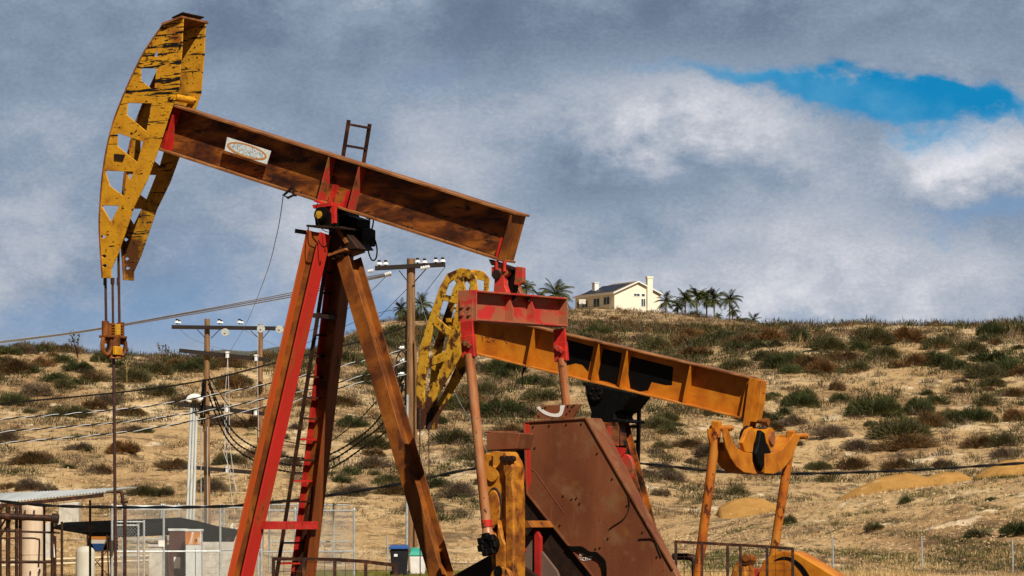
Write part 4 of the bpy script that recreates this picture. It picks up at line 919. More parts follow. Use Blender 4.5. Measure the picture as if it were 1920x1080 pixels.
# ------------------------------------------------------------------ the second pump jack
U2 = unit(1145, 700, 62.0, 30, 'oil_pump', 'farther orange pump jack, half hidden behind the brown belt cover')
A = U2; rt = A.root; HW = .20
tl, tr = A.P(850, 576, -HW), A.P(1402, 706, -HW); bl, br_ = A.P(850, 649, -HW), A.P(1387, 791, -HW)
for v in (tl, tr, bl, br_): v.y = 0
dirt = (tr-tl).normalized(); up = Vector((-dirt.z, 0, dirt.x)); H0 = (tl-bl).dot(up); H1 = (tr-br_).dot(up); H = (H0+H1)/2
mb = MB(); seg(mb, tl, tr, -H+.03, -.03, -.012, .012, mi=0)
def patch(poly): A.plate(mb, poly, -.0155, -.0125, mi=1)
patch([(1060, 636), (1113, 650), (1103, 697), (1092, 684), (1080, 681), (1062, 685)])
patch([(1126, 652), (1166, 662), (1156, 722), (1140, 716), (1124, 713), (1122, 700)])
patch([(1182, 668), (1262, 688), (1260, 722), (1248, 722), (1222, 716), (1215, 732), (1200, 734), (1182, 728), (1178, 700)])
beam = mb.build('walking_beam', ['orange', 'blackpaint'], rt)
mb = MB(); seg(mb, tl, tr+dirt*.02, -.03, 0, -HW, HW); mb.build('top_flange', 'flange_rust', beam, bevel=.004)
mb = MB(); seg(mb, tl, tr, -H, -H+.03, -HW, HW); mb.build('bottom_flange', 'orange_edge', beam, bevel=.004)
for x, y in ((986, 687), (1108, 716), (1161, 729), (1279, 758)): stiff(x, y, 'orange', HW-.01, parent=beam)
stiff(1384, 787, 'orange', .12, .13, 1.0, .05, parent=beam, name='end_plate')
mb = MB()   # faint hand marks on the web
for st in ([(903, 627), (906, 634), (904, 640)], [(910, 632), (918, 632), (912, 640), (920, 641)], [(922, 634), (926, 640), (930, 633)], [(930, 634), (938, 634), (944, 628)], [(942, 632), (952, 644)]):
    mb.tube([A.P(x, y, -.014) for x, y in st], .008, 4)
mb.build('scrawled_mark', 'leg_brown', beam)
mb = MB(); mb.tube([A.P(985, 688, -.1), A.P(981, 696, -.1), A.P(979, 704, -.1), A.P(980, 728, -.1)], [.02, .02, .016, .006], 6); mb.build('hanging_strap', 'cable', beam)
# head built of welded members
LH = .25; hh = empty('horsehead', (0, 0, 0)); hh.parent = rt
hc = [(864, 502), (838, 513), (824, 538), (801, 605), (786, 652), (780, 715), (781, 803), (793, 804), (798, 778), (850, 690), (868, 660), (874, 640), (884, 600), (888, 560), (893, 520), (882, 506)]
holes = [[(850, 524), (856, 531), (849, 556), (833, 552), (840, 532)], [(829, 563), (856, 570), (846, 618), (838, 612), (820, 596)], [(812, 609), (840, 634), (835, 658), (800, 674)], [(798, 690), (832, 678), (818, 710), (794, 757)], [(868, 520), (882, 524), (880, 560), (866, 600), (860, 570), (872, 545)]]
for y0 in (-LH, LH-.02):
    mb = MB(); A.plate(mb, hc, y0, y0+.05 if y0 < 0 else y0+.02, holes, ref=-LH); mb.build('cheek_frame', 'yellow_old', hh, bevel=.008)
fp = [Vector(A.S(x, y, -LH)) for x, y in [(893, 505), (864, 502), (838, 513), (824, 538), (801, 605), (786, 652), (780, 715), (781, 803)]]
mb = MB(); p = A.P(864, 503, -LH); q = A.P(893, 507, -LH); mb.bar((p.x-.05, -LH+.04, p.z-.05), (p.x-.05, LH, p.z-.05), .13, .08, (0, 0, 1)); mb.build('top_tie', 'yellow_old', hh, bevel=.01)
for (x, y) in ((806, 720), (838, 600), (845, 660)):
    mb = MB(); p = A.P(x, y, -LH); mb.bar((p.x, -LH+.04, p.z), (p.x, LH-.02, p.z), .09, .07, (0, 0, 1)); mb.build('cross_tie', 'yellow_old', hh)
for lat, x in ((-.22, 787), (.22, 804)):
    mb = MB(); mb.tube([A.P(x, 760, lat), A.P(x+1, 1120, lat)], .012, 6); mb.build('bridle_cable', 'rod', rt, smooth=True)
    mb = MB(); mb.cyl(A.P(x, 765, lat), A.P(x, 805, lat), .06, 10); mb.build('cable_socket', 'dark_steel', rt, smooth=True)
# saddle and post
top = empty('saddle', (0, 0, 0)); top.parent = rt
mb = MB(); A.plate(mb, [(1097, 718), (1190, 737), (1188, 745), (1168, 770), (1155, 776), (1155, 784), (1178, 788), (1178, 793), (1108, 790), (1110, 772), (1103, 752)], -.35, .35, ref=-.3); mb.build('housing', 'black', top, bevel=.03)
mb = disc(A, 1117, 738, -.40, .14, .14, .06, 22); mb.build('bearing', 'black', top, bevel=.02)
mb = MB(); c = A.P(1117, 738, -.4)
bolts(mb, [c+Vector((.10*math.cos(a*1.05), 0, .10*math.sin(a*1.05))) for a in range(6)], (0, -1, 0), .018, .03); mb.build('bolt', 'dark_steel', top)
mb = MB(); mb.cyl(A.P(1094, 719, -.3), A.P(1110, 722, -.3), .03, 8); mb.build('grease_pipe', 'black', top)
pt = [(A.P(1128, 792, -.45), ext(A.P(1060, 1080, -.9), A.P(1128, 792, -.45), .35)), (A.P(1150, 792, .45), ext(A.P(1120, 1080, .9), A.P(1150, 792, .45), .35)), (A.P(1160, 782, 0), ext(A.P(1238, 1080, 0), A.P(1160, 782, 0), .35))]
om = mat('orange_post_with_rust_and_grease', [(.38, BLK), (.48, (.10, .028, .008)), (.60, (.30, .075, .010)), (.75, (.44, .13, .012))], 4, 8, .55, bump=.2); M['post2'] = om
for k, (p, q) in enumerate(pt):
    mb = MB(); mb.ibeam(q, p, (0, 1, 0) if k == 2 else (1, 0, .1), .26, .22); mb.build('leg', 'post2', rt, bevel=.003)
mb = MB(); A.plate(mb, [(1128, 792), (1160, 792), (1168, 835), (1140, 835)], -.38, -.1, ref=-.3); mb.build('gusset', 'post2', top)
mb = MB(); A.plate(mb, [(1134, 798), (1160, 799), (1160, 836), (1151, 834), (1140, 815)], -.45, -.42, ref=-.42); mb.build('notice_plate', 'red_rust', top)
mb = MB(); A.plate(mb, [(1152, 838), (1174, 840), (1172, 850), (1165, 858), (1160, 856)], -.45, -.42, ref=-.42); mb.build('lug', 'red', top)
mb = disc(A, 1172, 880, -.3, .16, .27, .1, 24); mb.build('brake_drum', 'red_rust', rt, bevel=.02)
lad = empty('ladder', (0, 0, 0)); lad.parent = rt
l1 = A.P(1199, 735, .45); l0 = ext(A.P(1195, 910, .45), l1, .5); off = Vector((-.42, -.10, 0))
mb = MB(); mb.bar(l0, l1, .05, .07, (0, 1, 0)); mb.build('rail', 'dark_steel', lad)
mb = MB(); mb.bar(l0+off, l1+off, .05, .05, (0, 1, 0)); mb.build('rail', 'dark_steel', lad)
for i in range(22):
    c = l1-Vector((0, 0, .08+.27*i)); mb = MB(); mb.bar(c, c+off, .04, .05, (0, 0, 1)); mb.build('rung', 'dark_steel', lad)
for pts in ([(1172, 752), (1176, 762), (1186, 762), (1192, 748), (1196, 746)], [(1178, 745), (1183, 765), (1185, 792)], [(1180, 822), (1186, 830), (1194, 826)]):
    mb = MB(); mb.tube(smooth2([A.P(x, y, .4) for x, y in pts], 5), .010, 6); mb.build('grease_hose', 'cable', top, smooth=True)
# tail hanger
tb = empty('tail_bearing', (0, 0, 0)); tb.parent = rt
mb = MB(); A.plate(mb, [(1405, 708), (1419, 711), (1403, 802), (1392, 802)], -.20, -.16, ref=-.2); A.plate(mb, [(1405, 708), (1419, 711), (1403, 802), (1392, 802)], .06, .10, ref=-.2); mb.build('hanger_plate', 'orange', tb, bevel=.006)
mb = MB(); A.plate(mb, [(1416, 711), (1431, 714), (1427, 757), (1420, 792), (1401, 790)], -.155, .055, ref=-.1); mb.build('end_web', 'orange', tb, bevel=.01)
mb = MB(); p = A.P(1425, 727, -.1); mb.ring((p.x+.03, -.02, p.z), (0, .07, 0), (0, 0, .09), .022, 18); mb.build('lifting_eye', 'orange_edge', tb, smooth=True)
mb = MB(); p = A.P(1405, 786, -.1); q = A.P(1436, 791, -.1); mb.cyl(p, q, .045, 12); mb.cyl(q-Vector((.05, 0, 0)), q+Vector((.05, 0, 0)), .065, 8); mb.build('pin', 'leg_brown', tb, smooth=True)
p = A.P(1413, 822, -.15)
mb = MB(); mb.cyl((p.x-.2, 0, p.z), (p.x+.26, 0, p.z), .19, 24); mb.build('bearing', 'orange', tb, smooth=True)
mb = disc(A, 1400, 816, -.34, .11, .17, .08, 20); mb.build('dark_cap', 'dark_steel', tb, bevel=.02)
mb = MB(); mb.cyl((p.x+.25, 0, p.z), (p.x+.30, 0, p.z), .11, 20); mb.build('bearing_cap', 'tube', tb, smooth=True)
mb = MB(); mb.cyl((p.x-.26, 0, p.z), (p.x-.18, 0, p.z), .19, 20); mb.build('bearing_cap', 'black', tb, smooth=True)
mb = MB(); A.cross(mb, [(1421, 806), (1429, 812), (1431, 828), (1438, 836), (1439, 852), (1431, 866), (1424, 884), (1416, 868), (1411, 850), (1416, 836)], p.x+.17, p.x+.26, ref=p.x+.2); mb.build('black_wedge', 'black', tb, bevel=.02)  # black wedge filling the gap between the bearing stands
# yoke
se = p.x+.12
yk = empty('equalizer', (0, 0, 0)); yk.parent = rt
outl = [(1357, 803), (1358, 820), (1363, 842), (1371, 860), (1382, 876), (1395, 886), (1411, 888), (1411, 850), (1396, 848), (1384, 841), (1375, 829), (1369, 813), (1365, 804)]
outr = [(1435, 888), (1452, 889), (1466, 882), (1480, 866), (1490, 846), (1501, 818), (1490, 813), (1480, 826), (1466, 843), (1450, 850), (1435, 851)]
for o_ in (outl, outr):
    mb = MB(); A.cross(mb, o_, se+.12, se+.16, ref=se+.16); A.cross(mb, o_, se-.16, se-.12, ref=se+.16)
    mb.build('yoke_plate', 'orange', yk, bevel=.008)
for inner in ([(1374, 829), (1384, 841), (1396, 848), (1411, 850), (1411, 888), (1395, 886), (1382, 876), (1371, 860), (1368, 845)], [(1435, 851), (1450, 850), (1466, 843), (1480, 826), (1485, 820), (1489, 826), (1478, 850), (1466, 868), (1452, 880), (1435, 884)]):
    mb = MB(); A.cross(mb, inner, se-.118, se+.118, ref=se+.16); mb.build('yoke_web', 'orange', yk)
mb = MB(); A.cross(mb, [(1411, 850), (1436, 851), (1436, 888), (1411, 888)], se-.10, se+.04, ref=se+.16); mb.build('yoke_centre', 'orange_edge', yk)
for pl in ([(1411, 800), (1416, 812), (1411, 850), (1398, 848), (1392, 830), (1402, 806)], [(1437, 815), (1442, 830), (1442, 851), (1434, 851), (1428, 830)]):
    mb = MB(); A.cross(mb, pl, se+.02, se+.10, ref=se+.1); mb.build('bearing_stand', 'orange', yk, bevel=.01)
for (x, y) in ((1352, 803), (1494, 818)):
    mb = MB(); l, z = A.T(x, y, se); mb.cyl((se-.20, l, z), (se+.19, l, z), .055, 14); mb.cyl((se+.19, l, z), (se+.23, l, z), .035, 8); mb.build('pin', 'orange_edge', yk, smooth=True)
for (x0, y0, x1, y1) in ((1344, 802, 1307, 1110), (1484, 820, 1449, 1060)):
    l0_, z0_ = A.T(x0, y0, se-.05); l1_, z1_ = A.T(x1, y1, se+(x1-x0)*.0-.05)
    g_ = empty('pitman_arm', (0, 0, 0)); g_.parent = rt
    k = .62*(x1-x0)/105*.5
    P0 = Vector((se-.05, l0_, z0_)); tx = (x1-x0)/105/.866; P1 = Vector((se-.05+tx, l0_, A.P(x1, y1, l0_).z))
    mb = MB(); mb.cyl(P0, P1, .082, 18); mb.build('tube', 'tube_orange', g_, smooth=True)
    mb = MB(); mb.bar(P0+Vector((0, 0, .12)), P0+(P1-P0)*.06, .11, .16, (1, 0, 0)); mb.build('fork', 'orange', g_, bevel=.02)
# cranks with counterweights
ck = empty('crank', (0, 0, 0)); ck.parent = rt
mb = MB(); pl = [(1418, 1110), (1422, 1075), (1432, 1050), (1446, 1039), (1466, 1033), (1486, 1034), (1496, 1038), (1640, 1125)]
A.plate(mb, pl, -1.0, -.55, ref=-1.0); mb.build('counterweight', 'orange', ck, bevel=.03)
mb = MB(); pa = smooth2([Vector(q) for q in ((1452, 1050), (1468, 1044), (1484, 1046), (1500, 1056), (1512, 1070), (1520, 1085), (1526, 1105))], 4); pb = smooth2([Vector(q) for q in ((1452, 1052), (1468, 1049), (1482, 1052), (1494, 1062), (1504, 1075), (1510, 1088), (1516, 1105))], 4)
A.plate(mb, [tuple(q) for q in pa]+[tuple(q) for q in reversed(pb)], -1.008, -1.002, ref=-1.0); mb.build('slot', 'black', ck)
mb = MB(); A.plate(mb, [(1360, 1110), (1378, 1060), (1392, 1040), (1404, 1040), (1407, 1048), (1400, 1060), (1402, 1085), (1398, 1110)], -1.25, -.9, ref=-1.2); mb.build('crank_arm', 'crank', ck, bevel=.03)
mb = disc(A, 1398, 1046, -1.3, .07, .07, .1, 14); mb.build('pin', 'leg_brown', ck, bevel=.01)
mb = MB(); A.plate(mb, [(1398, 1066), (1425, 1064), (1425, 1110), (1396, 1110)], -.85, -.6, ref=-.8); mb.build('gearbox', 'red_rust', rt, bevel=.02)
mb = MB(); mb.tube(smooth2([A.P(x, y, -1.1) for x, y in ((1262, 1044), (1290, 1044), (1300, 1048), (1303, 1060), (1303, 1120))], 4), .06, 12); mb.build('exhaust_pipe', 'dark_steel', rt, smooth=True)
mb = MB()
for l in (-.9, .9): mb.ibeam((-1.6, l, .2), (6.0, l, .2), (0, 0, 1), .3, .2)
for s_ in (-1.4, .6, 2.4, 4.4, 5.8): mb.ibeam((s_, -.88, .2), (s_, .88, .2), (0, 0, 1), .26, .16)
mb.build('skid', 'dark_steel', rt)
# ------------------------------------------------------------------ utility poles
def insulator(mb, c, s=1.0, mi=0, glass=False):
    c = Vector(c)
    mb.cyl(c, c+Vector((0, 0, .06*s)), .03*s, 8, mi=1)
    mb.cyl(c+Vector((0, 0, .05*s)), c+Vector((0, 0, .13*s)), .11*s, 14, .07*s, mi=mi)
    mb.cyl(c+Vector((0, 0, .13*s)), c+Vector((0, 0, .20*s)), .055*s, 10, mi=1)
def pole(px, ptop, pbot, D, r, label):
    b_ = at(px, 985, D); b_.z = float(height(b_.x, D))
    root = empty('utility_pole', b_, 0, label, 'utility pole', 'wooden utility poles')
    h_ = at(px, ptop, D).z-b_.z
    pts = []; rs = []
    for i in range(7): pts.append((math.sin(i*1.3)*.012, 0, -.4+(h_+.4)*i/6)); rs.append(r*(1.15-.25*i/6))
    mb = MB(); mb.tube(pts, rs, 14); mb.build('pole_shaft', 'wood', root, smooth=True)
    root['D'] = D; return root
def W(root, px, py, dd=0.0): return at(px, py, root['D']+dd)-Vector(root.location)
# pole behind the legs, carrying the wide crossarm
pc = pole(770, 485, 1080, 115, .155, 'tall brown wooden pole between the big rear leg and the second pump')
mb = MB(); mb.bar(W(pc, 703, 503, -.2), W(pc, 835, 496, -.2), .12, .15, (0, 0, 1)); arm = mb.build('crossarm', 'wooddark', pc, bevel=.01)
for x, y in ((711, 498), (723, 498), (783, 494), (796, 495), (817, 493), (830, 493)):
    mb = MB(); insulator(mb, W(pc, x, y+1, -.2), 1.0); mb.build('insulator', ['ceramic', 'dark_steel'], arm, smooth=True)
for a, b_ in (((748, 507), (766, 530)), ((800, 503), (776, 530))):
    mb = MB(); mb.bar(W(pc, *a, -.24), W(pc, *b_, -.24), .03, .05, (0, 1, 0)); mb.build('brace', 'dark_steel', pc)
for x0, y0, x1, y1 in ((789, 503, 806, 500), (690, 509, 700, 507), (722, 515, 734, 511)):
    mb = MB()
    for k in range(4):
        t0, t1 = k/4, (k+.75)/4; p = W(pc, x0+(x1-x0)*t0, y0+(y1-y0)*t0, -.35); q = W(pc, x0+(x1-x0)*t1, y0+(y1-y0)*t1, -.35); mb.cyl(p, q, .06, 12)
    mb.cyl(W(pc, x0, y0, -.35), W(pc, x1, y1, -.35), .03, 8); mb.build('strain_insulator', 'ceramic', pc, smooth=True)
mb = MB(); mb.tube([W(pc, 778, 640, -.2), W(pc, 780, 700, -.2), W(pc, 779, 1080, -.2)], .05, 10); mb.build('riser_conduit', 'wood', pc, smooth=True)
mb = MB(); mb.tube([W(pc, 764, 740, -.22), W(pc, 763, 900, -.22), W(pc, 763, 1079, -.22)], .045, 10); mb.build('riser_conduit', 'galv', pc, smooth=True)
mb = MB(); mb.tube([W(pc, 762, 600, -.2), W(pc, 760, 760, -.2)], .03, 8); mb.build('cable_drop', 'cable', pc, smooth=True)
rn = random.Random(3)
for k in range(9):
    y = 655+k*16+rn.uniform(-4, 4); x = rn.uniform(740, 750); mb = MB()
    pts = [W(pc, 762, y+rn.uniform(-12, 12), -.3), W(pc, (762+x)/2, y-rn.uniform(4, 16), -.35), W(pc, x, y+rn.uniform(-4, 10), -.3), W(pc, x+6, y+rn.uniform(16, 30), -.3), W(pc, 761, y+rn.uniform(24, 44), -.3)]
    mb.tube(smooth2(pts, 5), .018, 6); mb.build('jumper_cable', 'cable', pc, smooth=True)
for y in (652, 676, 701):
    mb = MB(); c = W(pc, 754, y, -.3); mb.cyl(c-Vector((.07, 0, 0)), c+Vector((.07, 0, 0)), .06, 10); mb.cyl(c-Vector((.13, 0, 0)), c-Vector((.07, 0, 0)), .03, 8); mb.build('spool_insulator', 'ceramic', pc, smooth=True)
# the pair of poles on the left that share crossarms
pa_ = pole(388, 598, 1000, 150, .13, 'wooden pole behind the white conduit bundle, left pole of the pair')
pb_ = pole(488, 608, 1000, 152, .12, 'wooden pole just left of the red front leg, right pole of the pair')
for (x0, y0, x1, y1, ins) in ((322, 613, 532, 616, ()), (336, 657, 506, 675, (426, 480)), (334, 758, 497, 776, (425, 479)), (344, 875, 476, 886, (426,))):
    mb = MB(); mb.bar(W(pa_, x0, y0, -.25), W(pa_, x1, y1, -.25), .11, .17, (0, 0, 1)); arm = mb.build('crossarm', 'wooddark', pa_, bevel=.01)
    for xi in ins:
        yi = y0+(y1-y0)*(xi-x0)/(x1-x0); mb = MB(); c = W(pa_, xi, yi, -.38); mb.cyl(c-Vector((0, 0, .10)), c+Vector((0, 0, .12)), .085, 14); mb.cyl(c+Vector((0, 0, .10)), c+Vector((0, 0, .17)), .11, 14); mb.build('insulator', 'ceramic', arm, smooth=True)
for x, y in ((332, 608), (411, 608), (449, 608)):
    mb = MB(); insulator(mb, W(pa_, x, y, -.25), 1.15); insulator(mb, W(pa_, x+4, y, -.30), .9); mb.build('insulator', ['ceramic', 'dark_steel'], pa_, smooth=True)
for x, y in ((422, 623), (489, 616), (524, 617)):
    mb = MB(); c = W(pa_, x, y, -.5)
    for k in range(3): mb.cyl(c+Vector((0, k*.09, 0)), c+Vector((0, k*.09+.04, 0)), .17, 18, .12)
    mb.cyl(c-Vector((0, .05, 0)), c+Vector((0, .26, 0)), .04, 8); mb.build('disc_insulator', 'glassy', pa_, smooth=True)
for a, b_ in (((370, 618), (385, 634)), ((412, 618), (396, 634)), ((470, 620), (485, 634)), ((505, 620), (493, 634))):
    mb = MB(); mb.bar(W(pa_, *a, -.3), W(pa_, *b_, -.2), .03, .05, (0, 1, 0)); mb.build('brace', 'dark_steel', pa_)
mb = MB()
for k in range(10): mb.tube(smooth2([W(pa_, 383+rn.uniform(-5, 4), 715+rn.uniform(-8, 6), -.3), W(pa_, 383+rn.uniform(-9, 2), 760, -.3), W(pa_, 380+rn.uniform(-8, 4), 795+rn.uniform(-10, 10), -.3)], 4), .022, 6)
mb.build('cable_bundle', 'cable', pa_, smooth=True)
for dx in (-7, 5): 
    mb = MB(); mb.tube([W(pa_, 384+dx, 800, -.3), W(pa_, 384+dx, 1000, -.3)], .022, 8); mb.build('riser_conduit', 'galv', pa_, smooth=True)
for pts in ([(427, 672), (421, 760), (422, 830), (434, 930), (440, 960)], [(427, 672), (430, 760), (430, 830), (443, 925)], [(425, 778), (420, 850), (445, 920)], [(484, 625), (483, 700), (485, 820)]):
    mb = MB(); mb.tube([W(pa_, x, y, -.5) for x, y in pts], .012, 5); mb.build('guy_wire', 'cablelight', pa_, smooth=True)
# white conduit bundle with its moulded cap
cr_ = at(350, 985, 128); cr_.z = float(height(cr_.x, 128))
cb_ = empty('conduit_bundle', cr_, 0, 'bundle of white conduits with a white hood, beside the left wooden pole', 'conduit')
f_ = lambda x, y, d=0: at(x, y, 128+d)-cr_
for k in range(3):
    mb = MB(); mb.tube([f_(350+k*6.2, 985, k*.05), f_(358.5+k*5.2, 765, k*.05)], .050, 10); mb.build('conduit', 'cabwhite', cb_, smooth=True)
mb = MB(); mb.tube([f_(351, 990), f_(351, 1060)], .12, 8); mb.build('conduit_sleeve', 'galv', cb_, smooth=True)
mb = MB(); mb.tube(smooth2([f_(353, 754, 0), f_(356, 747, 0), f_(364, 744, 0), f_(372, 746, 0), f_(378, 752, 0)], 4), [.06]+[.12]*15+[.06], 10); mb.build('hood', 'white', cb_, smooth=True)
mb = MB()
for k in range(7): mb.tube([f_(359+k*2.6, 756), f_(361+k*3+rn.uniform(-2, 3), 772), f_(380, 778+k)], .02, 5)
mb.build('cable_tail', 'cable', cb_)

# ------------------------------------------------------------------ overhead cables
def cable(name, pts, r, m, label, cat, group=None, twist=None, m2=None, n=8):
    P_ = [at(x, y, D) for x, y, D in pts]; P_ = smooth2(P_, 10); c = P_[0].copy(); P_ = [p-c for p in P_]
    if twist is None:
        mb = MB(); mb.tube(P_, r, 6); o = mb.build(name, m, None, smooth=True, loc=c)
    else:
        L = 0; mb = MB(); A_ = []; B_ = []
        # resample
        segs = []
        for a, b_ in zip(P_[:-1], P_[1:]):
            l = (b_-a).length; k = max(1, int(l/(twist/8)))
            for i in range(k): segs.append((a+(b_-a)*i/k, L+l*i/k))
            L += l
        segs.append((P_[-1], L))
        for i, (p, l) in enumerate(segs):
            a = (segs[min(i+1, len(segs)-1)][0]-segs[max(i-1, 0)][0]).normalized(); u = a.cross(Vector((0, 0, 1))).normalized(); v = u.cross(a); th = 2*math.pi*l/twist
            d = (u*math.cos(th)+v*math.sin(th))*r*.85; A_.append(p+d); B_.append(p-d)
        mb.tube(A_, r, 6, mi=0); mb.tube(B_, r*(.72 if m2 else .9), 6, mi=1 if m2 else 0)
        o = mb.build(name, [m, m2] if m2 else m, None, smooth=True, loc=c)
    return tag(o, label, cat, group)
cable('service_cable', [(-60, 930, 88), (60, 946, 88), (220, 951, 88), (400, 950, 88), (500, 943, 88), (610, 930, 88), (750, 907, 88), (893, 878, 88), (1050, 862, 88), (1200, 869, 88), (1350, 884, 88), (1500, 888, 88), (1700, 882, 88), (1920, 868, 88), (2050, 856, 88)], .024, 'cable', 'thick black twisted cable sagging low across the whole scene', 'cable', twist=1.5)
gq = 'black and silver twisted cables'
cable('service_cable', [(-60, 766, 112), (0, 757, 112), (240, 734, 112), (388, 712, 112), (525, 678, 113), (690, 636, 114), (762, 612, 115)], .026, 'cable', 'uppermost black cable rising over the left hillside, plain and dark', 'cable', gq)
for k, (pts, w_) in enumerate((([(-60, 793), (0, 786), (250, 765), (388, 742), (525, 715), (640, 686), (762, 655)], 'second'), ([(-60, 815), (0, 810), (240, 790), (400, 768), (525, 741), (640, 716), (762, 678)], 'third'), ([(-60, 837), (0, 831), (250, 808), (500, 763), (560, 749), (690, 714), (762, 702)], 'lowest'))):
    cable('service_cable', [(x, y, 112) for x, y in pts], .019, 'cable', f'{w_} from top of the silver flecked cables crossing the left hillside', 'cable', gq, twist=.75+k*.06, m2='cablelight')
for k, (x0, y0, pts) in enumerate(((390, 712, [(430, 800), (480, 840), (540, 857), (610, 855), (680, 815), (720, 770)]), (391, 720, [(430, 815), (480, 852), (545, 872), (610, 868), (680, 825), (725, 785)]), (389, 735, [(425, 822), (480, 866), (550, 886), (615, 880), (680, 840), (730, 800)]), (392, 705, [(440, 775), (500, 815), (560, 832), (610, 832), (670, 790), (715, 745)]))):
    pts = [(x0, y0)]+pts+[(757, 690+k*14)]
    n = len(pts); cable('service_cable', [(x, y, 149-(149-115)*i/(n-1)) for i, (x, y) in enumerate(pts)], .024 if k < 3 else .02, 'cable', ('upper middle', 'middle', 'lowest', 'uppermost thin')[k]+' of the sagging black cables slung between the two pole groups', 'cable', 'sagging cables between the poles', twist=1.1 if k < 3 else None)
gw = 'pale conductors crossing the sky'
for k, (a, b_, c) in enumerate(((640, 553, 511), (641, 557, 514), (643, 561, 516))):
    cable('power_line', [(-60, a+8, 160), (0, a, 158), (150, a-19-k*.3, 150), (350, a-54+k, 138), (540, b_-3, 126), (620, b_-21, 121), (733, c, 115)], .022, 'cablelight', ('upper', 'middle', 'lower')[k]+' of the three pale wires rising from the left edge to the tall pole', 'wire', gw)
for (lst, lab) in (([(835, 500), (800, 545), (775, 575), (700, 590), (560, 650)], 'thin dark wire dropping left from the right tip of the tall pole crossarm'), ([(800, 503), (750, 555), (690, 612), (620, 655), (560, 690)], 'thin dark wire running down left from the middle of the tall pole crossarm'), ([(727, 515), (690, 550), (620, 600), (540, 640)], 'thin dark wire dropping from the left end of the tall pole crossarm')):
    n = len(lst); cable('wire', [(x, y, 115+30*i/(n-1)) for i, (x, y) in enumerate(lst)], .010, 'cable', lab, 'wire', 'thin dark wires at the tall pole')
cable('wire', [(781, 530, 114), (800, 600, 112), (850, 730, 108), (905, 830, 104), (960, 960, 100), (990, 1060, 97)], .005, 'wire', 'pale guy wire slanting down behind the near pitman arm', 'wire', 'thin pale wires')
cable('wire', [(531, 368, 49), (519, 440, 60), (497, 520, 78), (460, 610, 110), (428, 664, 149)], .007, 'wire', 'very thin grey wire curving down from the hook under the big beam', 'wire', 'thin pale wires')
cable('wire', [(335, 614, 150), (360, 635, 160), (420, 655, 180), (470, 660, 200)], .010, 'wire', 'thin wire dropping from the left tip of the shared top crossarm', 'wire', 'thin pale wires')
cable('wire', [(455, 618, 150), (500, 640, 160), (560, 665, 170)], .010, 'wire', 'thin wire dropping right from the shared top crossarm', 'wire', 'thin pale wires')

# ------------------------------------------------------------------ chain link fences
def chain(name, x0, x1, D0, D1, ztop, posts, label, group='chain link fences', rails=(1.0,), zb=-.05, step=.095, rz=True, wr=.0032, mid=None):
    p0, p1 = at(x0, 985, D0), at(x1, 985, D1); p0.z = p1.z = 0; L = (p1-p0).length; ang = math.atan2((p1-p0).y, (p1-p0).x)
    root = empty(name, p0, ang, label, 'fence', group)
    for t in posts:
        mb = MB(); mb.cyl((t*L, 0, zb-.2), (t*L, 0, ztop+.04), .034, 10); mb.cyl((t*L, 0, ztop+.03), (t*L, 0, ztop+.08), .045, 10, .02); mb.build('post', 'galv', root, smooth=True)
    for rz_ in rails:
        mb = MB(); mb.cyl((0, 0, ztop*rz_), (L, 0, ztop*rz_), .024, 8); mb.build('rail', 'galv', root, smooth=True)
    mb = MB(); n = int((L+ztop)/step)
    for i in range(n):
        for sg in (1, -1):
            a = i*step-(ztop if sg > 0 else 0); pts = []
            # line x = a + sg*z (0..ztop), clipped to 0..L
            if sg > 0: z_lo, z_hi = max(0, -a), min(ztop, L-a)
            else: z_lo, z_hi = max(0, a-L), min(ztop, a)
            if z_hi-z_lo < .05: continue
            p = Vector((a+sg*z_lo, sg*.004, z_lo)); q = Vector((a+sg*z_hi, sg*.004, z_hi)); mb.tube([p, q], wr, 3, False)
    mb.build('chain_link', 'mesh', root)
    return root
chain('chain_link_fence', 210, 413, 100, 101, 2.25, (0, .475, 1.0), 'front chain link panel in front of the brown and grey cabinets', rails=(1.0, .42))
chain('chain_link_fence', 414, 492, 101.2, 102, 2.22, (.98,), 'narrow front chain link panel in front of the block wall', rails=(1.0, .44))
chain('chain_link_fence', 505, 655, 126, 128, 2.45, (0, .35, .8), 'rear chain link panel seen through the front panel', rails=(1.0, .45))
chain('chain_link_fence', 484, 664, 104, 106, 2.15, (0, .38, 1.0), 'short chain link panel ending at the square post right of the red legs', rails=(1.0, .42))
chain('chain_link_fence', 230, 420, 124, 126, 2.4, (0, .38, .55, 1), 'left chain link panel beside the black canopy', rails=(1.0, .5))
# gate frame by the polished rod
g0 = at(213, 985, 98); g0.z = 0
gt = empty('gate', g0, 0, 'narrow galvanised gate frame right behind the hanging pump rod', 'gate')
for x, z1 in ((.06, 2.2), (.70, 1.75), (.86, 1.85)):
    mb = MB(); mb.cyl((x, 0, -.1), (x, 0, z1), .030, 10); mb.build('post', 'galv', gt, smooth=True)
for (a, b_, z) in ((.06, .86, 1.80), (.08, .70, 1.70), (.06, 1.9, 2.15), (.08, .70, .85)):
    mb = MB(); mb.cyl((a, 0, z), (b_, 0, z), .024, 8); mb.build('rail', 'galv', gt, smooth=True)
mb = MB()
for i in range(24):
    for sg in (1, -1):
        a = i*.1-(1.7 if sg > 0 else 0); lo, hi = (max(0, .08-a), min(1.7, .7-a)) if sg > 0 else (max(0, a-.7), min(1.7, a-.08))
        if hi-lo > .05: mb.tube([(a+sg*lo, .02, lo), (a+sg*hi, .02, hi)], .003, 3, False)
mb.build('chain_link', 'mesh', gt)
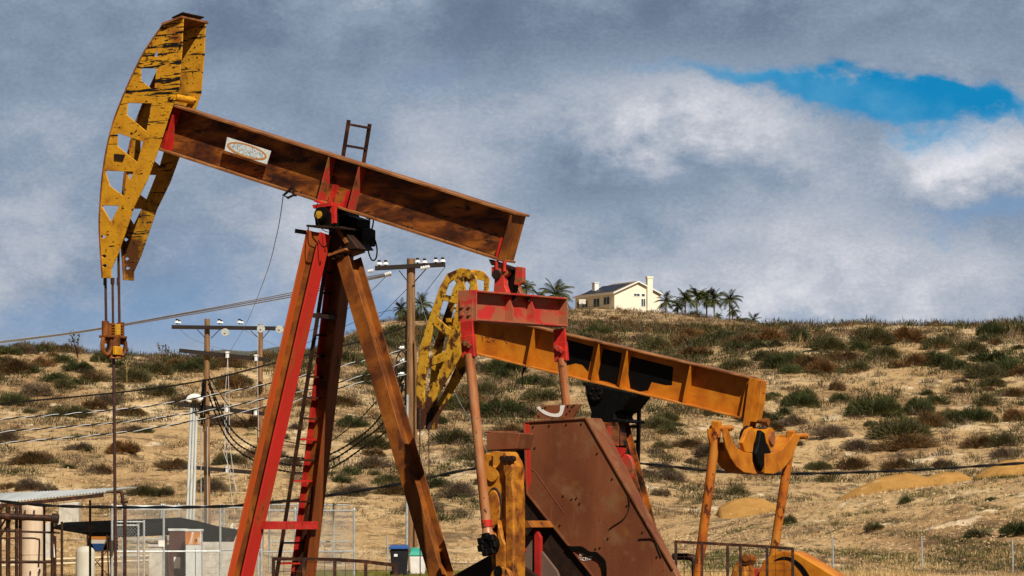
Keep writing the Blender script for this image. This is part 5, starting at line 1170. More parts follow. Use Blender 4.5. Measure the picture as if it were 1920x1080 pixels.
# thin posts on the right slope and their wire
k = 0
for x, y0, y1, D in ((1562, 1008, 1055, 122), (1729, 1005, 1056, 120), (1899, 1012, 1080, 117), (727, 1005, 1045, 125)):
    p = at(x, 985, D); p.z = float(height(p.x, D)); zt = at(x, y0, D).z
    mb = MB(); mb.tube([(0, 0, -.3), (.0, 0, (zt-p.z)*.5), (-.02, 0, zt-p.z)], .028, 8)
    tag(mb.build('fence_post', 'galv', None, smooth=True, loc=p), ['thin pale metal post beside the orange counterweight', 'thin pale metal post in the middle of the lower right bank', 'thin pale metal post nearest the right edge', 'short metal post left of the blue lidded bin'][k], 'post', 'lone metal posts'); k += 1

# ------------------------------------------------------------------ sheds, pipes and tanks on the left
def place(px, D, z=0.0):
    p = at(px, 985, D); p.z = z; return p
def L_(c, D): return lambda x, y, dd=0.0: at(x, y, D+dd)-c
c = place(110, 96); q = L_(c, 96)
sh = empty('shed_roof', c, 0, 'open shelter with a thin sloping corrugated metal roof at the left edge', 'shelter')
mb = MB(); n = 90; vs = []      # corrugated sheet, seen from slightly below its raised right end
A0, A1 = q(-60, 929, 2.2), q(240, 912, 2.2); B0, B1 = q(-60, 946, -1.2), q(236, 917, -1.2)
A0, A1 = Vector((q(-60, 0).x, 2.6, q(0, 925).z)), Vector((q(238, 0).x, 2.6, q(0, 912).z)); B0, B1 = Vector((q(-60, 0).x, -1.4, q(0, 950).z)), Vector((q(210, 0).x, -1.4, q(0, 922).z))
for th in (0, -.02):
    for i in range(n+1):
        t = i/n; cz = .022*math.cos(i*math.pi)
        for u in (0, .5, 1): p = (A0+(A1-A0)*t)*(1-u)+(B0+(B1-B0)*t)*u; vs.append((p.x, p.y, p.z+cz+th))
N_ = (n+1)*3; fs = [(i*3+k, i*3+k+1, i*3+4+k, i*3+3+k) for i in range(n) for k in (0, 1)]; fs += [tuple(j+N_ for j in f[::-1]) for f in fs]
fs += [(i*3, i*3+3, i*3+3+N_, i*3+N_) for i in range(n)]+[(i*3+2, i*3+2+N_, i*3+5+N_, i*3+5) for i in range(n)]+[(0, N_, N_+1, 1), (1, N_+1, N_+2, 2), (n*3, n*3+1, n*3+1+N_, n*3+N_), (n*3+1, n*3+2, n*3+2+N_, n*3+1+N_)]
mb.add(vs, fs); mb.build('corrugated_sheet', 'zinc', sh)
for (y_, za, zb_) in ((-1.35, 953, 925), (2.5, 928, 915)):
    mb = MB(); mb.bar(Vector((q(-60, 0).x, y_, q(0, za).z-.06)), Vector((q(205, 0).x, y_, q(0, zb_).z-.06)), .06, .10, (0, 0, 1)); mb.build('purlin', 'brown_pipe', sh)
for x, y_ in ((14, -1.3), (30, -1.3), (62, 2.3), (150, 2.3)):
    mb = MB(); xx = q(x, 0).x; mb.cyl((xx, y_, -.2), (xx, y_, q(0, 946-.1*x).z-.08), .035, 10); mb.build('post', 'brown_pipe', sh, smooth=True)
mb = MB(); mb.tube(smooth2([q(222, 921), q(228, 924), q(230, 938), q(232, 946), q(236, 950)], 4), .05, 10); mb.cyl(q(226, 941), q(240, 941), .04, 10); mb.cyl(q(234, 950), q(234, 1082), .05, 10); mb.build('bent_pipe', 'brown_pipe', sh, smooth=True)
# brown pipe frame
c = place(60, 92); q = L_(c, 92)
fr = empty('pipe_rack', c, 0, 'rusty brown frame of pipes in front of the beige vertical tank', 'pipe frame')
def pipe(mb_name, pts, r, m, root, n=12, sm=True):
    mb = MB(); mb.tube(pts, r, n); return mb.build(mb_name, m, root, smooth=sm)
for x, y0 in ((14, 950), (31, 948), (38, 948), (98, 968), (116, 978), (84, 1055)):
    pipe('upright', [q(x, 1100), q(x, y0)], .045 if x != 116 else .035, 'brown_pipe', fr)
o_ = pipe('header_pipe', [q(-40, 966, -.2), q(100, 972, -.2)], .085, 'brown_pipe', fr, 16)
mb = MB(); mb.cyl(q(97, 972, -.2), q(110, 973, -.2), .135, 20); mb.build('blind_flange', 'dark_steel', o_, bevel=.01)
pipe('crossbar', [q(-40, 994), q(112, 999)], .028, 'brown_pipe', fr); pipe('crossbar', [q(-20, 1053), q(96, 1054)], .04, 'brown_pipe', fr)
pipe('crossbar', smooth2([q(-20, 1009), q(55, 1009), q(70, 1011), q(74, 1016), q(72, 1064)], 4), .024, 'brown_pipe', fr)
for a, b_ in (((-20, 1040), (20, 975)), ((-10, 1010), (12, 970)), ((2, 1052), (8, 1056))): pipe('brace', [q(*a), q(*b_)], .025, 'brown_pipe', fr)
pipe('valve_stem', [q(100, 1020), q(102, 1045)], .02, 'white', fr)
# beige vertical vessel
c = place(60, 108); q = L_(c, 108); r_ = (81-39)/2/F*108
vs_ = []; rs_ = []
zt = q(0, 944).z; zb_ = -.2
for z, k in ((zb_, 1), (zt-r_*.7, 1), (zt-r_*.5, .985), (zt-r_*.3, .92), (zt-r_*.14, .78), (zt-r_*.05, .55), (zt, .15)): vs_.append((0, 0, z)); rs_.append(r_*k)
root = empty('storage_tank', c, 0, 'tall beige vertical tank with rounded top behind the pipe frame', 'tank')
mb = MB(); mb.tube(vs_, rs_, 32); mb.build('shell', 'tan', root, smooth=True)
for x, y in ((50, 960), (67, 960), (60, 1074), (77, 1070)): mb = MB(); p = q(x, y); mb.box(p.x-.02, p.x+.02, -r_-.04, -r_+.10, p.z-.06, p.z+.06); mb.build('lifting_lug', 'brown_pipe', root)
for k_, z in enumerate((q(0, 975).z, q(0, 1040).z)):
    mb = MB(); mb.cyl((0, 0, z), (0, 0, z+.03), r_+.012, 32); mb.build('weld_band', 'tan', root, smooth=True)
# pale tank with round head under the canopy
c = place(160, 106); q = L_(c, 106); r_ = 18/F*106
root = empty('storage_tank', c, 0, 'short pale tank with a stained domed top under the black canopy', 'tank')
zt = q(0, 1024).z; vs_ = []; rs_ = []
for z, k in ((-.2, 1), (zt-r_*.7, 1), (zt-r_*.45, .95), (zt-r_*.2, .78), (zt, .3)): vs_.append((0, 0, z)); rs_.append(r_*k)
M['tank2'] = mat('stained_pale_tank_paint', [(.3, (.44, .40, .32)), (.55, (.56, .54, .46)), (.7, (.36, .24, .08))], 1.5, 6, .6, (1, 1, .5), bump=.05)
mb = MB(); mb.tube(vs_, rs_, 28); mb.build('shell', 'tank2', root, smooth=True)
# black canopy
c = place(270, 112); q = L_(c, 112)
root = empty('canopy', c, 0, 'long low black canopy roof behind the chain link fence', 'canopy')
mb = MB(); roofp = [(113, 979), (210, 975), (262, 973), (330, 970), (362, 976), (400, 986), (442, 993)]; vs = []
for x, y in roofp:
    t = q(x, y)
    for yy, dz in ((-2.0, -.52 if x > 200 else -.16), (1.2, 0)): vs += [(t.x, yy, t.z+dz), (t.x, yy, t.z+dz-.05)]
n = len(roofp); fs = []
for i in range(n-1):
    a, b_ = i*4, i*4+4; fs += [(a, a+2, b_+2, b_), (a+1, b_+1, b_+3, a+3), (a, b_, b_+1, a+1), (a+2, a+3, b_+3, b_+2)]
fs += [(0, 1, 3, 2), (n*4-4, n*4-2, n*4-1, n*4-3)]
mb.add(vs, fs); mb.build('sheet', 'canopy', root)
for x in (118, 205, 322, 436):
    mb = MB(); xx = q(x, 0).x; mb.cyl((xx, -1.9, -.2), (xx, -1.9, q(0, 990).z-.25), .04, 8); mb.build('post', 'brown_pipe', root, smooth=True)
mb = MB(); mb.box(q(168, 0).x, q(216, 0).x, -.8, .8, .9, q(0, 992).z-.1); mb.build('side_panel', 'canopy', root)
# hopper hung under it
c = place(185, 109); q = L_(c, 109)
root = empty('hopper', c, 0, 'dark hopper with orange, white and blue bands on braced legs', 'hopper')
zt, zm = q(0, 998).z, q(0, 1033).z; M['band_white'] = M['white']
wA, wB = .36, .09
def fr_(t): z = zt+(zm-zt)*t; w_ = wA+(wB-wA)*t; return z, w_
lv = [0, .22, .40, .60, 1.0]; ms = ['canopy', 'signorange', 'white', 'blue']
for i in range(4):
    z0_, w0_ = fr_(lv[i]); z1_, w1_ = fr_(lv[i+1]); mb = MB()
    mb.add([(-w0_, -w0_, z0_), (w0_, -w0_, z0_), (w0_, w0_, z0_), (-w0_, w0_, z0_), (-w1_, -w1_, z1_), (w1_, -w1_, z1_), (w1_, w1_, z1_), (-w1_, w1_, z1_)], [(0, 1, 5, 4), (1, 2, 6, 5), (2, 3, 7, 6), (3, 0, 4, 7)])
    mb.build('hopper_wall', ms[i], root)
for sx in (-1, 1):
    for sy in (-1, 1): mb = MB(); mb.bar((sx*.36, sy*.36, -.1), (sx*.30, sy*.30, zt), .04, .04, (0, 1, 0)); mb.build('leg', 'dark_steel', root)
    mb = MB(); mb.bar((sx*.36, -.36, .1), (-sx*.30, -.36, zm), .025, .025, (0, 1, 0)); mb.build('brace', 'dark_steel', root)
mb = MB(); mb.bar((-.38, -.38, zm), (.38, -.38, zm), .03, .03, (0, 0, 1)); mb.build('crossbar', 'dark_steel', root)
# cream pipelines on the ground
for k, (x0, y0, x1, y1, D, r_) in enumerate(((-60, 1063, 470, 1008+36, 126, .045), (-60, 1054, 470, 1036, 129, .045))):
    p, q_ = at(x0, y0, D), at(x1, y1, D+3); mb = MB(); mb.cyl(Vector((0, 0, 0)), q_-p, r_, 10)
    root = empty('pipeline', p, 0, ('nearer', 'farther')[k]+' of the two cream pipelines running low behind the tanks', 'pipeline', 'cream pipelines'); mb.build('pipe', 'creampipe', root, smooth=True)
    for i in range(5):
        s_ = (q_-p)*(i+.5)/5; g_z = float(height(p.x+s_.x, p.y+s_.y))-p.z; mb = MB(); mb.box(s_.x-.05, s_.x+.05, s_.y-.04, s_.y+.04, g_z-.2, s_.z-r_-.002); mb.build('support', 'concrete', root)
# concrete blocks on the slope behind
for (x0, x1, y0, y1, D, lab) in ((110, 150, 941, 962, 168, 'pale concrete block on the slope, right of the corrugated roof'), (82, 96, 978, 1000, 150, 'small grey concrete block between the pipes')):
    p = at((x0+x1)/2, y1, D); p.z = float(height(p.x, D))-.2; w_ = (x1-x0)/F*D; zt = at(x0, y0, D).z-p.z; mb = MB(); mb.add([(-w_/2, -.5, 0), (w_/2, -.5, 0), (w_/2, .6, 0), (-w_/2, .6, 0), (-w_/2+.06, -.45, zt-.1), (w_/2-.02, -.45, zt), (w_/2-.02, .5, zt), (-w_/2+.06, .5, zt-.1)], [(0, 1, 5, 4), (1, 2, 6, 5), (2, 3, 7, 6), (3, 0, 4, 7), (4, 5, 6, 7), (3, 2, 1, 0)])
    tag(mb.build('concrete_block', 'concrete', None, loc=p, bevel=.03), lab, 'block')
# cabinets
def cabinet(name, x0, x1, y0, D, depth, m, cap, label, parts=()):
    c = place((x0+x1)/2, D); w_ = (x1-x0)/F*D/2; h_ = at(0, y0, D).z
    root = empty(name, c, 0, label, 'cabinet'); mb = MB(); mb.box(-w_, w_, 0, depth, -.1, h_-.08); mb.build('body', m, root, bevel=.01)
    mb = MB(); mb.box(-w_-.03, w_+.03, -.03, depth+.03, h_-.08+.001, h_); mb.build('top', cap, root, bevel=.01); return root, w_, h_
root, w_, h_ = cabinet('meter_cabinet', 317, 347, 991, 108, .6, 'cabbrown', 'cabwhite', 'dark brown cabinet with a white notice behind the fence')
mb = MB(); p = at(332, 1055, 108); mb.box(p.x-root.location.x-.10, p.x-root.location.x+.10, -.02, -.001, p.z-.18, p.z+.18); mb.build('notice', 'signwhite', root)
root, w_, h_ = cabinet('switch_cabinet', 348, 377, 992, 107, .6, 'cabwhite', 'cabwhite', 'grey white cabinet with a rusty orange top band, right of the brown one')
mb = MB(); mb.box(-w_-.005, w_+.005, -.012, -.002, h_-.48, h_-.09); mb.build('rust_band', 'cabrust', root)
mb = MB(); mb.box(.06, .075, -.01, .0, .1, h_-.6); mb.build('door_seam', 'canopy', root); mb = MB(); mb.box(.07, .11, -.03, -.002, 1.2, 1.28); mb.build('handle', 'dark_steel', root)
root, w_, h_ = cabinet('control_box', 279, 314, 1021, 108.5, .5, 'concrete', 'concrete', 'low beige box left of the dark brown cabinet')
c = place(410, 109); root = empty('block_wall', c, 0, 'pale concrete block wall to the right of the grey white cabinet', 'wall')
for r__ in range(7):
    n = 5; wb = (445-377)/F*109/n; z = at(0, 1016, 109).z-.2*(r__+1)
    mb = MB()
    for i in range(n+1):
        x = -(410-377)/F*109+i*wb-(wb/2 if r__ % 2 else 0); mb.box(max(x, -(410-377)/F*109)+.0015, min(x+wb, (447-410)/F*109)-.0015, 0+.004*(i % 2), .2, z+.0015, z+.1985)
    mb.build('course', 'concrete', root, bevel=.004)
mb = MB(); p = at(303+59, 1019, 100); 
p = at(303, 1019, 99.6); mb = MB(); mb.box(-.09, .09, -.01, .01, -.09, .09); tag(mb.build('fence_sign', 'white', None, loc=p), 'small square white sign wired to the front chain link fence', 'sign')
# white pipework right of the wall
c = place(432, 118); root = empty('valve_pipe', c, 0, 'small white valve pipes behind the block wall', 'pipework'); q = L_(c, 118)
pipe('riser', [q(436, 1060), q(434, 985), q(437, 980)], .05, 'white', root); pipe('riser', [q(442, 1060), q(443, 990)], .035, 'white', root); pipe('cross_pipe', [q(428, 1003), q(448, 1001)], .05, 'white', root)
# wheeled bins
c = place(749, 109); q = L_(c, 109); root = empty('wheelie_bin', c, 0, 'black wheeled bin with a blue lid left of the tall pole', 'bin', 'wheeled bins')
w_ = .29; mb = MB(); mb.add([(-.22, -.25, .12), (.22, -.25, .12), (.22, .25, .12), (-.22, .25, .12), (-w_, -.33, .95), (w_, -.33, .95), (w_, .33, .95), (-w_, .33, .95)], [(0, 1, 5, 4), (1, 2, 6, 5), (2, 3, 7, 6), (3, 0, 4, 7), (4, 5, 6, 7), (3, 2, 1, 0)]); mb.build('body', 'binblack', root, bevel=.03)
mb = MB(); mb.add([(-.33, -.40, .955), (.31, -.40, .955), (.31, .36, .955), (-.33, .36, .955), (-.30, -.36, 1.01), (.28, -.36, 1.01), (.28, .33, 1.09), (-.30, .33, 1.09)], [(0, 1, 5, 4), (1, 2, 6, 5), (2, 3, 7, 6), (3, 0, 4, 7), (4, 5, 6, 7), (3, 2, 1, 0)]); mb.build('lid', 'blue', root, bevel=.02)
for sx in (-1, 1): mb = MB(); mb.cyl((sx*.24, .28, .13), (sx*.30, .28, .13), .13, 16); mb.build('wheel', 'binblack', root)
mb = MB(); mb.box(-.16, -.05, -.335, -.325, .72, .80); mb.build('label', 'signwhite', root)
c = place(783, 113); root = empty('wheelie_bin', c, 0, 'pale teal and white bin right of the tall pole', 'bin', 'wheeled bins')
mb = MB(); mb.add([(-.24, -.2, .10), (.24, -.2, .10), (.24, .25, .10), (-.24, .25, .10), (-.27, -.25, .70), (.27, -.25, .70), (.27, .3, .82), (-.27, .3, .82)], [(0, 1, 5, 4), (1, 2, 6, 5), (2, 3, 7, 6), (3, 0, 4, 7), (4, 5, 6, 7), (3, 2, 1, 0)]); mb.build('body', 'white', root, bevel=.03)
mb = MB(); mb.add([(-.29, -.28, .705), (.29, -.28, .705), (.29, .32, .825), (-.29, .32, .825), (-.22, -.18, .86), (.18, -.18, .86), (.14, .25, .98), (-.22, .25, .98)], [(0, 1, 5, 4), (1, 2, 6, 5), (2, 3, 7, 6), (3, 0, 4, 7), (4, 5, 6, 7), (3, 2, 1, 0)]); mb.build('lid', 'teal', root, bevel=.02)
for sx in (-1, 1): mb = MB(); mb.cyl((sx*.26, .24, .11), (sx*.31, .24, .11), .11, 16); mb.build('wheel', 'binblack', root)

# ------------------------------------------------------------------ brown mesh guard rails in front of the pumps
def guard(top, D, label, ext_z=.0, step=.12):
    p0 = at(top[0][0], 985, D); p0.z = 0
    root = empty('guard_rail', p0, 0, label, 'guard rail', 'low brown mesh guard rails')
    T_ = [at(x, y, D+k*.35)-p0 for k, (x, y) in enumerate(top)]
    for a, b_ in zip(T_[:-1], T_[1:]):
        mb = MB(); mb.bar(a, b_, .05, .045, (0, 0, 1)); mb.build('top_rail', 'brown_pipe', root)
        mb = MB(); z = .12; mb.bar((a.x, a.y, z), (b_.x, b_.y, z), .05, .045, (0, 0, 1)); mb.build('bottom_rail', 'brown_pipe', root)
        mb = MB(); n = max(1, int(abs(b_.x-a.x)/step))
        for i in range(1, n): t = i/n; p = a+(b_-a)*t; mb.tube([(p.x, p.y, .12), (p.x, p.y, p.z)], .004, 3, False)
        m_ = int(a.z/step)
        for i in range(1, m_+1):
            z = .12+i*step
            if z < min(a.z, b_.z): mb.tube([(a.x, a.y+.008, z), (b_.x, b_.y+.008, z)], .004, 3, False)
        mb.build('wire_panel', 'brown_pipe', root)
    for p in T_: mb = MB(); mb.bar((p.x, p.y-.03, -.1), (p.x, p.y-.03, p.z+.01), .045, .045, (0, 1, 0)); mb.build('post', 'brown_pipe', root)
guard([(513, 1048), (570, 1048), (628, 1049), (686, 1053), (743, 1060)], 46.5, 'low rusty mesh guard rail across the feet of the red front legs')
guard([(1267, 1016), (1316, 1018), (1364, 1021), (1388, 1022), (1438, 1025), (1486, 1029)], 55, 'low rusty mesh guard rail at the foot of the orange pitman tubes')
mb = MB(); p = at(638, 1035, 47.2); mb.cyl((0, 0, -1.6), (0, 0, .35), .014, 8); mb.cyl((0, 0, .35), (0, 0, .5), .03, 8)

# ------------------------------------------------------------------ house on the hill
HD = 800.0; hp = at(1152, 592, HD); hz = at(0, 590, HD).z; hp.z = hz
ha = R(29)
hs = empty('house', hp, ha, 'cream two storey house with solar panels on the hilltop', 'house')
Wd, Ln, Ev, Ap = 12.4, 18.0, 5.1, 7.75
mb = MB(); mb.prism([(0, -2.0), (Wd, -2.0), (Wd, Ev), (Wd/2, Ap-.12), (0, Ev)], lambda x, z: (x, 0, z), lambda x, z: (x, Ln, z)); mb.build('wall', 'stucco', hs)
rf = MB(); ov = .5; ry = Ln*.62     # gable at the front, hip at the back
e = .28; sl = (Ap-Ev)/(Wd/2)
for dz in (0,):
    P_ = {'fl': (-ov, -ov, Ev-ov*sl), 'fr': (Wd+ov, -ov, Ev-ov*sl), 'bl': (-ov, Ln+ov, Ev-ov*sl), 'br': (Wd+ov, Ln+ov, Ev-ov*sl), 'rf': (Wd/2, -ov, Ap), 'rb': (Wd/2, ry, Ap)}
    K = ['fl', 'fr', 'bl', 'br', 'rf', 'rb']; vs = [P_[k] for k in K]; vs += [(x, y, z+.22) for x, y, z in vs]
    fs = [(0, 4, 5, 2), (1, 3, 5, 4), (2, 5, 3), (6, 8, 11, 10), (7, 10, 11, 9), (8, 9, 11), (0, 2, 8, 6), (2, 3, 9, 8), (3, 1, 7, 9), (0, 6, 10, 4), (4, 10, 7, 1)]
rf.add(vs, fs); roof = rf.build('roof', 'roof', hs)
mb = MB(); mb.bar((-ov, -ov-.04, Ev-ov*sl+.10), (Wd/2, -ov-.04, Ap+.10), .10, .30, (0, 0, 1)); mb.bar((Wd+ov, -ov-.04, Ev-ov*sl+.10), (Wd/2, -ov-.04, Ap+.10), .10, .30, (0, 0, 1)); mb.bar((-ov-.05, -ov, Ev-ov*sl+.04), (-ov-.05, Ln+ov, Ev-ov*sl+.04), .1, .24, (0, 0, 1)); mb.build('fascia', 'trim', roof)
mb = MB(); n_ = Vector((-sl, 0, 1)).normalized()
def onroof(x, y, h=.27): return Vector((x, y, Ev+x*sl+h))
for i in range(7):
    for j in range(3):
        y0, x0 = 1.5+i*2.05, .4+j*1.55
        if x0+1.45 > (Ln+ov-(y0+2))*.9+1: continue
        a, b_, c_, d_ = onroof(x0, y0), onroof(x0+1.5, y0), onroof(x0+1.5, y0+2.0), onroof(x0, y0+2.0)
        mb.add([a, b_, c_, d_]+[p+n_*.06 for p in (a, b_, c_, d_)], [(0, 1, 2, 3), (4, 7, 6, 5), (0, 4, 5, 1), (1, 5, 6, 2), (2, 6, 7, 3), (3, 7, 4, 0)])
mb.build('solar_panel', 'solar', roof)
mb = MB(); mb.box(1.9, 3.0, 12.2, 13.5, Ev, Ap+.35); mb.box(1.8, 3.1, 12.1, 13.6, Ap+.35, Ap+.55); mb.build('chimney', 'trim', roof)
mb = MB(); mb.box(8.5, 9.9, -.75, -.001, -2, 8.7); mb.box(8.35, 10.05, -.85, .1, 8.7, 9.1); mb.build('chimney', 'stucco', hs)
def win(x0, x1, z0, z1, face, nx=2):
    fm = MB(); t = .14
    def b_(m_, a0, a1, c0, c1, o0, o1):
        if face == 'g': m_.box(a0, a1, -o1, -o0, c0, c1)
        else: m_.box(-o1, -o0, a0, a1, c0, c1)
    b_(fm, x0, x1, z0, z0+t, .001, .08); b_(fm, x0, x1, z1-t, z1, .001, .08); b_(fm, x0, x0+t, z0+t, z1-t, .001, .08); b_(fm, x1-t, x1, z0+t, z1-t, .001, .08)
    for i in range(1, nx): xx = x0+(x1-x0)*i/nx; b_(fm, xx-.05, xx+.05, z0+t, z1-t, .001, .07)
    w__ = fm.build('window', 'trim', hs); g_ = MB(); b_(g_, x0+t, x1-t, z0+t, z1-t, .002, .03); g_.build('pane', 'glass', w__)
win(5.1, 6.9, 4.35, 5.15, 'g'); win(7.2, 8.3, 4.35, 5.15, 'g', 1); win(7.1, 8.4, 2.0, 4.0, 'g', 2); win(6.2, 7.2, -1.8, .0, 'g', 1); win(10.7, 11.7, -1.6, -.2, 'g', 1)
win(2.0, 5.0, 2.4, 4.4, 'f'); win(6.6, 9.6, 2.1, 4.3, 'f'); win(12.0, 15.0, 2.3, 4.1, 'f'); win(16.0, 17.2, 2.4, 4.0, 'f', 1)
mb = MB(); mb.box(-1.6, -1.3, -1.0, 17, -2.5, .6); mb.box(-2.4, -2.1, 6, 19, -2.5, 1.1); mb.build('terrace_wall', 'stucco2', hs)
mb = MB()
for i in range(26): mb.box(-2.0+i*.55, -1.95+i*.55, -3.05, -3.0, -2.6-.0*i, .9-i*.09)
for k in range(2): mb.bar((-2, -3.02, .85-.7*k), (12, -3.02, -1.4-.7*k), .04, .05, (0, 0, 1))
mb.build('iron_fence', 'greyplate', hs)
# basketball hoop
c = at(1092, 573, 790); c.z = float(height(c.x, 790)); root = empty('basketball_hoop', c, R(-20), 'white basketball backboard standing in front of the hilltop house', 'basketball hoop')
zt = at(0, 561, 790).z-c.z; mb = MB(); mb.box(-.8, .8, -.03, .03, zt-1.1, zt); mb.build('backboard', 'white', root); mb = MB(); mb.cyl((0, .3, -.2), (0, .1, zt-.5), .08, 8); mb.build('stand', 'dark_steel', root)
mb = MB(); mb.ring((0, -.28, zt-.9), (.24, 0, 0), (0, .24, 0), .03, 12); mb.build('rim', 'signorange', root)
c = at(1236, 598, 795); c.z = float(height(c.x, 795)); root = empty('garden_fence', c, 0, 'white garden fence at the right corner of the hilltop house', 'fence')
for i in range(9):
    mb = MB(); mb.box(i*.32, i*.32+.28, -.02, .02, -.3, at(0, 586, 795).z-c.z-.02*i); mb.build('board', 'trim', root)
mb = MB(); mb.box(2.95, 3.4, -.2, .2, -.3, at(0, 586, 795).z-c.z); mb.build('pillar', 'stucco', root)
c = at(1330, 608, 770); n = 24; mb = MB(); vs = []
for i in range(n+1):
    px = 1240+i*8.0; D = 785-i*2; p = at(px, 985, D); zz = at(px, 594+max(0, i-3)*.62+.35*math.sin(i), D).z
    for dy_, z in ((-.4, -3), (-.4, 0), (.4, 0), (.4, -3)): vs.append((p.x-c.x, p.y-c.y+dy_, zz-c.z+z))
fs = [(i*4+k, i*4+4+k, i*4+5+k, i*4+1+k) for i in range(n) for k in range(3)]+[(0, 1, 2, 3), (n*4+3, n*4+2, n*4+1, n*4)]
mb.add(vs, fs); tag(mb.build('retaining_wall', 'concrete', None, loc=c), 'low pale wall running down the ridge right of the house', 'wall')

# ------------------------------------------------------------------ palms
PALM = veg('palm_fronds', [(.018, .024, .005), (.045, .052, .010), (.11, .105, .020)], .2, .6); M['palm'] = PALM
M['trunk'] = mat('palm_trunk', [(.3, (.16, .12, .08)), (.7, (.34, .27, .19))], 1.5, 6, .9, (1, 1, 3), bump=.2)
def palm_mesh(seed, nf=28, fl=2.6, droop=1.0):
    r = random.Random(seed); mb = MB()
    for k in range(nf):
        az = k*2.39996+r.uniform(-.2, .2); el = R(r.uniform(-35, 78)); L = fl*r.uniform(.8, 1.1); n = 9; pts = []
        p = Vector((0, 0, 0)); d = Vector((math.cos(az)*math.cos(el), math.sin(az)*math.cos(el), math.sin(el)))
        for i in range(n+1):
            pts.append(p.copy()); d = (d+Vector((0, 0, -.17*droop*(.4+i/n)))).normalized(); p = p+d*L/n
        for i in range(1, n):
            a = (pts[i+1]-pts[i-1]).normalized(); u = a.cross(Vector((0, 0, 1)))
            u = u.normalized() if u.length > .01 else Vector((1, 0, 0)); v = u.cross(a); w_ = .60*math.sin(math.pi*(i+.3)/(n+.6))+.12
            for sg in (-1, 1):
                for j in (0, .5):
                    q = pts[i]+(pts[i+1]-pts[i])*j; tip = q+u*sg*w_+a*w_*.55-Vector((0, 0, w_*.55)); mb.add([q-a*.055, q+a*.055, tip], [(0, 1, 2)])
        mb.tube(pts, [.04]*5+[.02]*(n-4), 3, False)
    return mb
pcnt = 0
def palm(px, pcrown, pbase, D, fs, seed, label, tr=.2, dead=True):
    c = at(px, pbase, D); c.z = float(height(c.x, D))-.2; h_ = at(px, pcrown, D).z-c.z
    root = empty('palm_tree', c, random.Random(seed).uniform(0, 6), label, 'palm tree', 'palms on the ridge')
    mb = MB(); bend = random.Random(seed).uniform(-.3, .3); mb.tube([(bend*(1-t)**2*0, 0, h_*t) if False else (bend*math.sin(t*1.5), 0, h_*t) for t in (0, .25, .5, .75, 1)], [tr*1.3, tr, tr*.9, tr*.85, tr*1.1], 8); mb.build('trunk', 'trunk', root, smooth=True)
    m2 = palm_mesh(seed); o = m2.build('crown', 'palm', root); o.location = (bend*math.sin(1.5), 0, h_); o.scale = (fs*1.02,)*3
D_ = 800
plist = [(1043, 553, 590, 760, 1.75, 'broad dense palm left of the hilltop house'), (1012, 556, 590, 770, 1.0, 'small palm half hidden behind the equalizer, left of the broad one'), (988, 540, 590, 700, .9, 'palm peeking out behind the tail bearing of the big beam'),
 (1247, 566, 592, 800, 1.15, 'palm closest to the right side of the house'), (1269, 574, 600, 800, .9, 'dark short palm, second from the house'), (1284, 562, 598, 798, 1.25, 'leaning pale trunked palm, third from the house'), (1307, 556, 600, 800, 1.3, 'tallest palm of the row right of the house'),
 (1325, 560, 604, 800, 1.15, 'slender palm just right of the tallest one'), (1340, 561, 606, 798, 1.2, 'slender palm in the middle right of the row'), (1368, 562, 608, 800, 1.25, 'palm with a clean trunk at the right end of the row'),
 (1372, 582, 608, 795, .8, 'young palm below the right end palm'), (1384, 601, 612, 790, .6, 'short dark palm low on the ridge'), (1412, 602, 618, 780, .95, 'isolated arching palm at the far right of the group'), (1349, 594, 606, 795, .5, 'tiny palm at the foot of the row'),
 (752, 580, 604, 640, .85, 'small palm left of the tall wooden pole'), (788, 572, 604, 640, 1.0, 'bushy palm right of the tall wooden pole'), (1580, 608, 618, 360, .28, 'small dark palm top on the right ridge')]
for i, (x, yc, yb, D, s_, lab) in enumerate(plist): palm(x, yc, yb, D, s_, 100+i, lab, tr=.2 if D > 500 else .1)
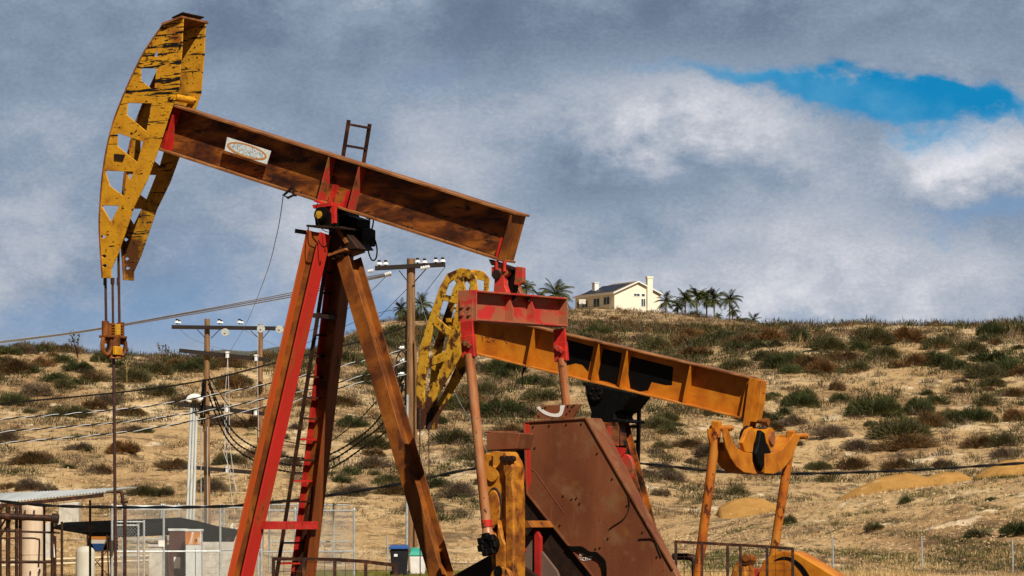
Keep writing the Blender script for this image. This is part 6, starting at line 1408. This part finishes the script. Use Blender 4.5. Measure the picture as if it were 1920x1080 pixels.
# hedges and the round shrubs beside the house
for i, (x, y, wd, kind, D, lab) in enumerate(((1300, 600, 46, 0, 795, 'dark hedge under the palm row'), (1264, 598, 22, 0, 795, 'small dark hedge beside the white garden fence'), (1020, 585, 44, 0, 765, 'dark green tree below the broad palm'), (1228, 598, 14, 0, 780, 'dark bush against the gable wall'), (770, 596, 50, 1, 640, 'olive bushes at the foot of the two small palms'), (800, 592, 46, 0, 640, 'dark bushes right of the tall wooden pole'), (1390, 614, 40, 0, 780, 'dark scrub at the end of the palm row'), (1160, 596, 16, 4, 770, 'rust coloured bush at the house corner'))):
    c = at(x, y, D); c.z = float(height(c.x, D))-.2; o = bpy.data.objects.new('shrub', PROTO[kind*3+i % 3][1]); COL.objects.link(o); o.location = c; s_ = wd/F*D*1.05; o.scale = (s_, s_, s_*.8); tag(o, lab, 'shrub')
for i, (x, y, wd, D, lab) in enumerate(((1470, 626, 16, 350, 'pale grey round shrub on the ridge, left of the other one'), (1510, 630, 20, 345, 'largest pale grey round shrub on the right ridge'), (1610, 621, 14, 350, 'small pale grey shrub right of the ridge palm top'))):
    if i == 0: M['pale'] = veg('pale_silver_leaves', [(.20, .21, .15), (.34, .35, .26), (.46, .46, .36)], .1, 1.5); PALE = leaf_mesh('shrub', blades(700, .5, .55, .2, .04, 991, .4), M['pale'])
    c = at(x, y, D); c.z = float(height(c.x, D)); o = bpy.data.objects.new('shrub', PALE); COL.objects.link(o); o.location = c; s_ = wd/F*D; o.scale = (s_, s_, s_); tag(o, lab, 'shrub')
# two sparse saplings and a dry flower stalk on the left ridge
def sapling(px, py, pt, D, sd_, label, n=60, m='olive'):
    c = at(px, py, D); c.z = float(height(c.x, D)); h_ = at(px, pt, D).z-c.z; r = random.Random(sd_)
    root = empty('sapling', c, 0, label, 'sapling'); st = MB(); lf = MB()
    for k in range(6):
        az = r.uniform(0, 6.28); sp = r.uniform(.1, .42)*h_; tip = Vector((math.cos(az)*sp, math.sin(az)*sp, h_*r.uniform(.7, 1))); pts = [Vector((0, 0, -.1)), Vector((tip.x*.25, tip.y*.25, h_*.35)), tip]; st.tube(pts, [.03, .02, .008], 5)
        for j in range(n//6):
            t = r.uniform(.45, 1); q = pts[1]+(tip-pts[1])*t; s_ = .14*r.uniform(.6, 1.3); d1 = Vector((r.gauss(0, 1), r.gauss(0, 1), r.gauss(0, 1))).normalized()*s_; d2 = Vector((r.gauss(0, 1), r.gauss(0, 1), r.gauss(0, 1))).normalized()*s_*.6; lf.add([q, q+d1, q+d1+d2, q+d2], [(0, 1, 2, 3)])
    st.build('stem', 'brown_pipe', root); lf.build('leaves', BK[1][0], root)
sapling(146, 660, 618, 285, 5, 'sparse leafy sapling on the left ridge', 110); sapling(308, 668, 642, 290, 8, 'small round topped sapling on the ridge left of the poles', 90)
c = at(238, 740, 240); c.z = float(height(c.x, 240)); mb = MB(); zt = at(0, 672, 240).z-c.z
mb.tube([(0, 0, 0), (0, 0, zt*.7), (-.05, 0, zt)], [.02, .015, .01], 5)
for k in range(14): a = k*.9; mb.tube(smooth2([Vector((0, 0, zt*.75+k*.03)), Vector((.22*math.cos(a), .2*math.sin(a), zt*.85+k*.03)), Vector((.40*math.cos(a), .4*math.sin(a), zt*.8+.05*k))], 3), .008, 4)
tag(mb.build('dry_flower_stalk', STRAWM, None, loc=c), 'tall dry branching flower stalk on the hillside right of the pump rod', 'plant')
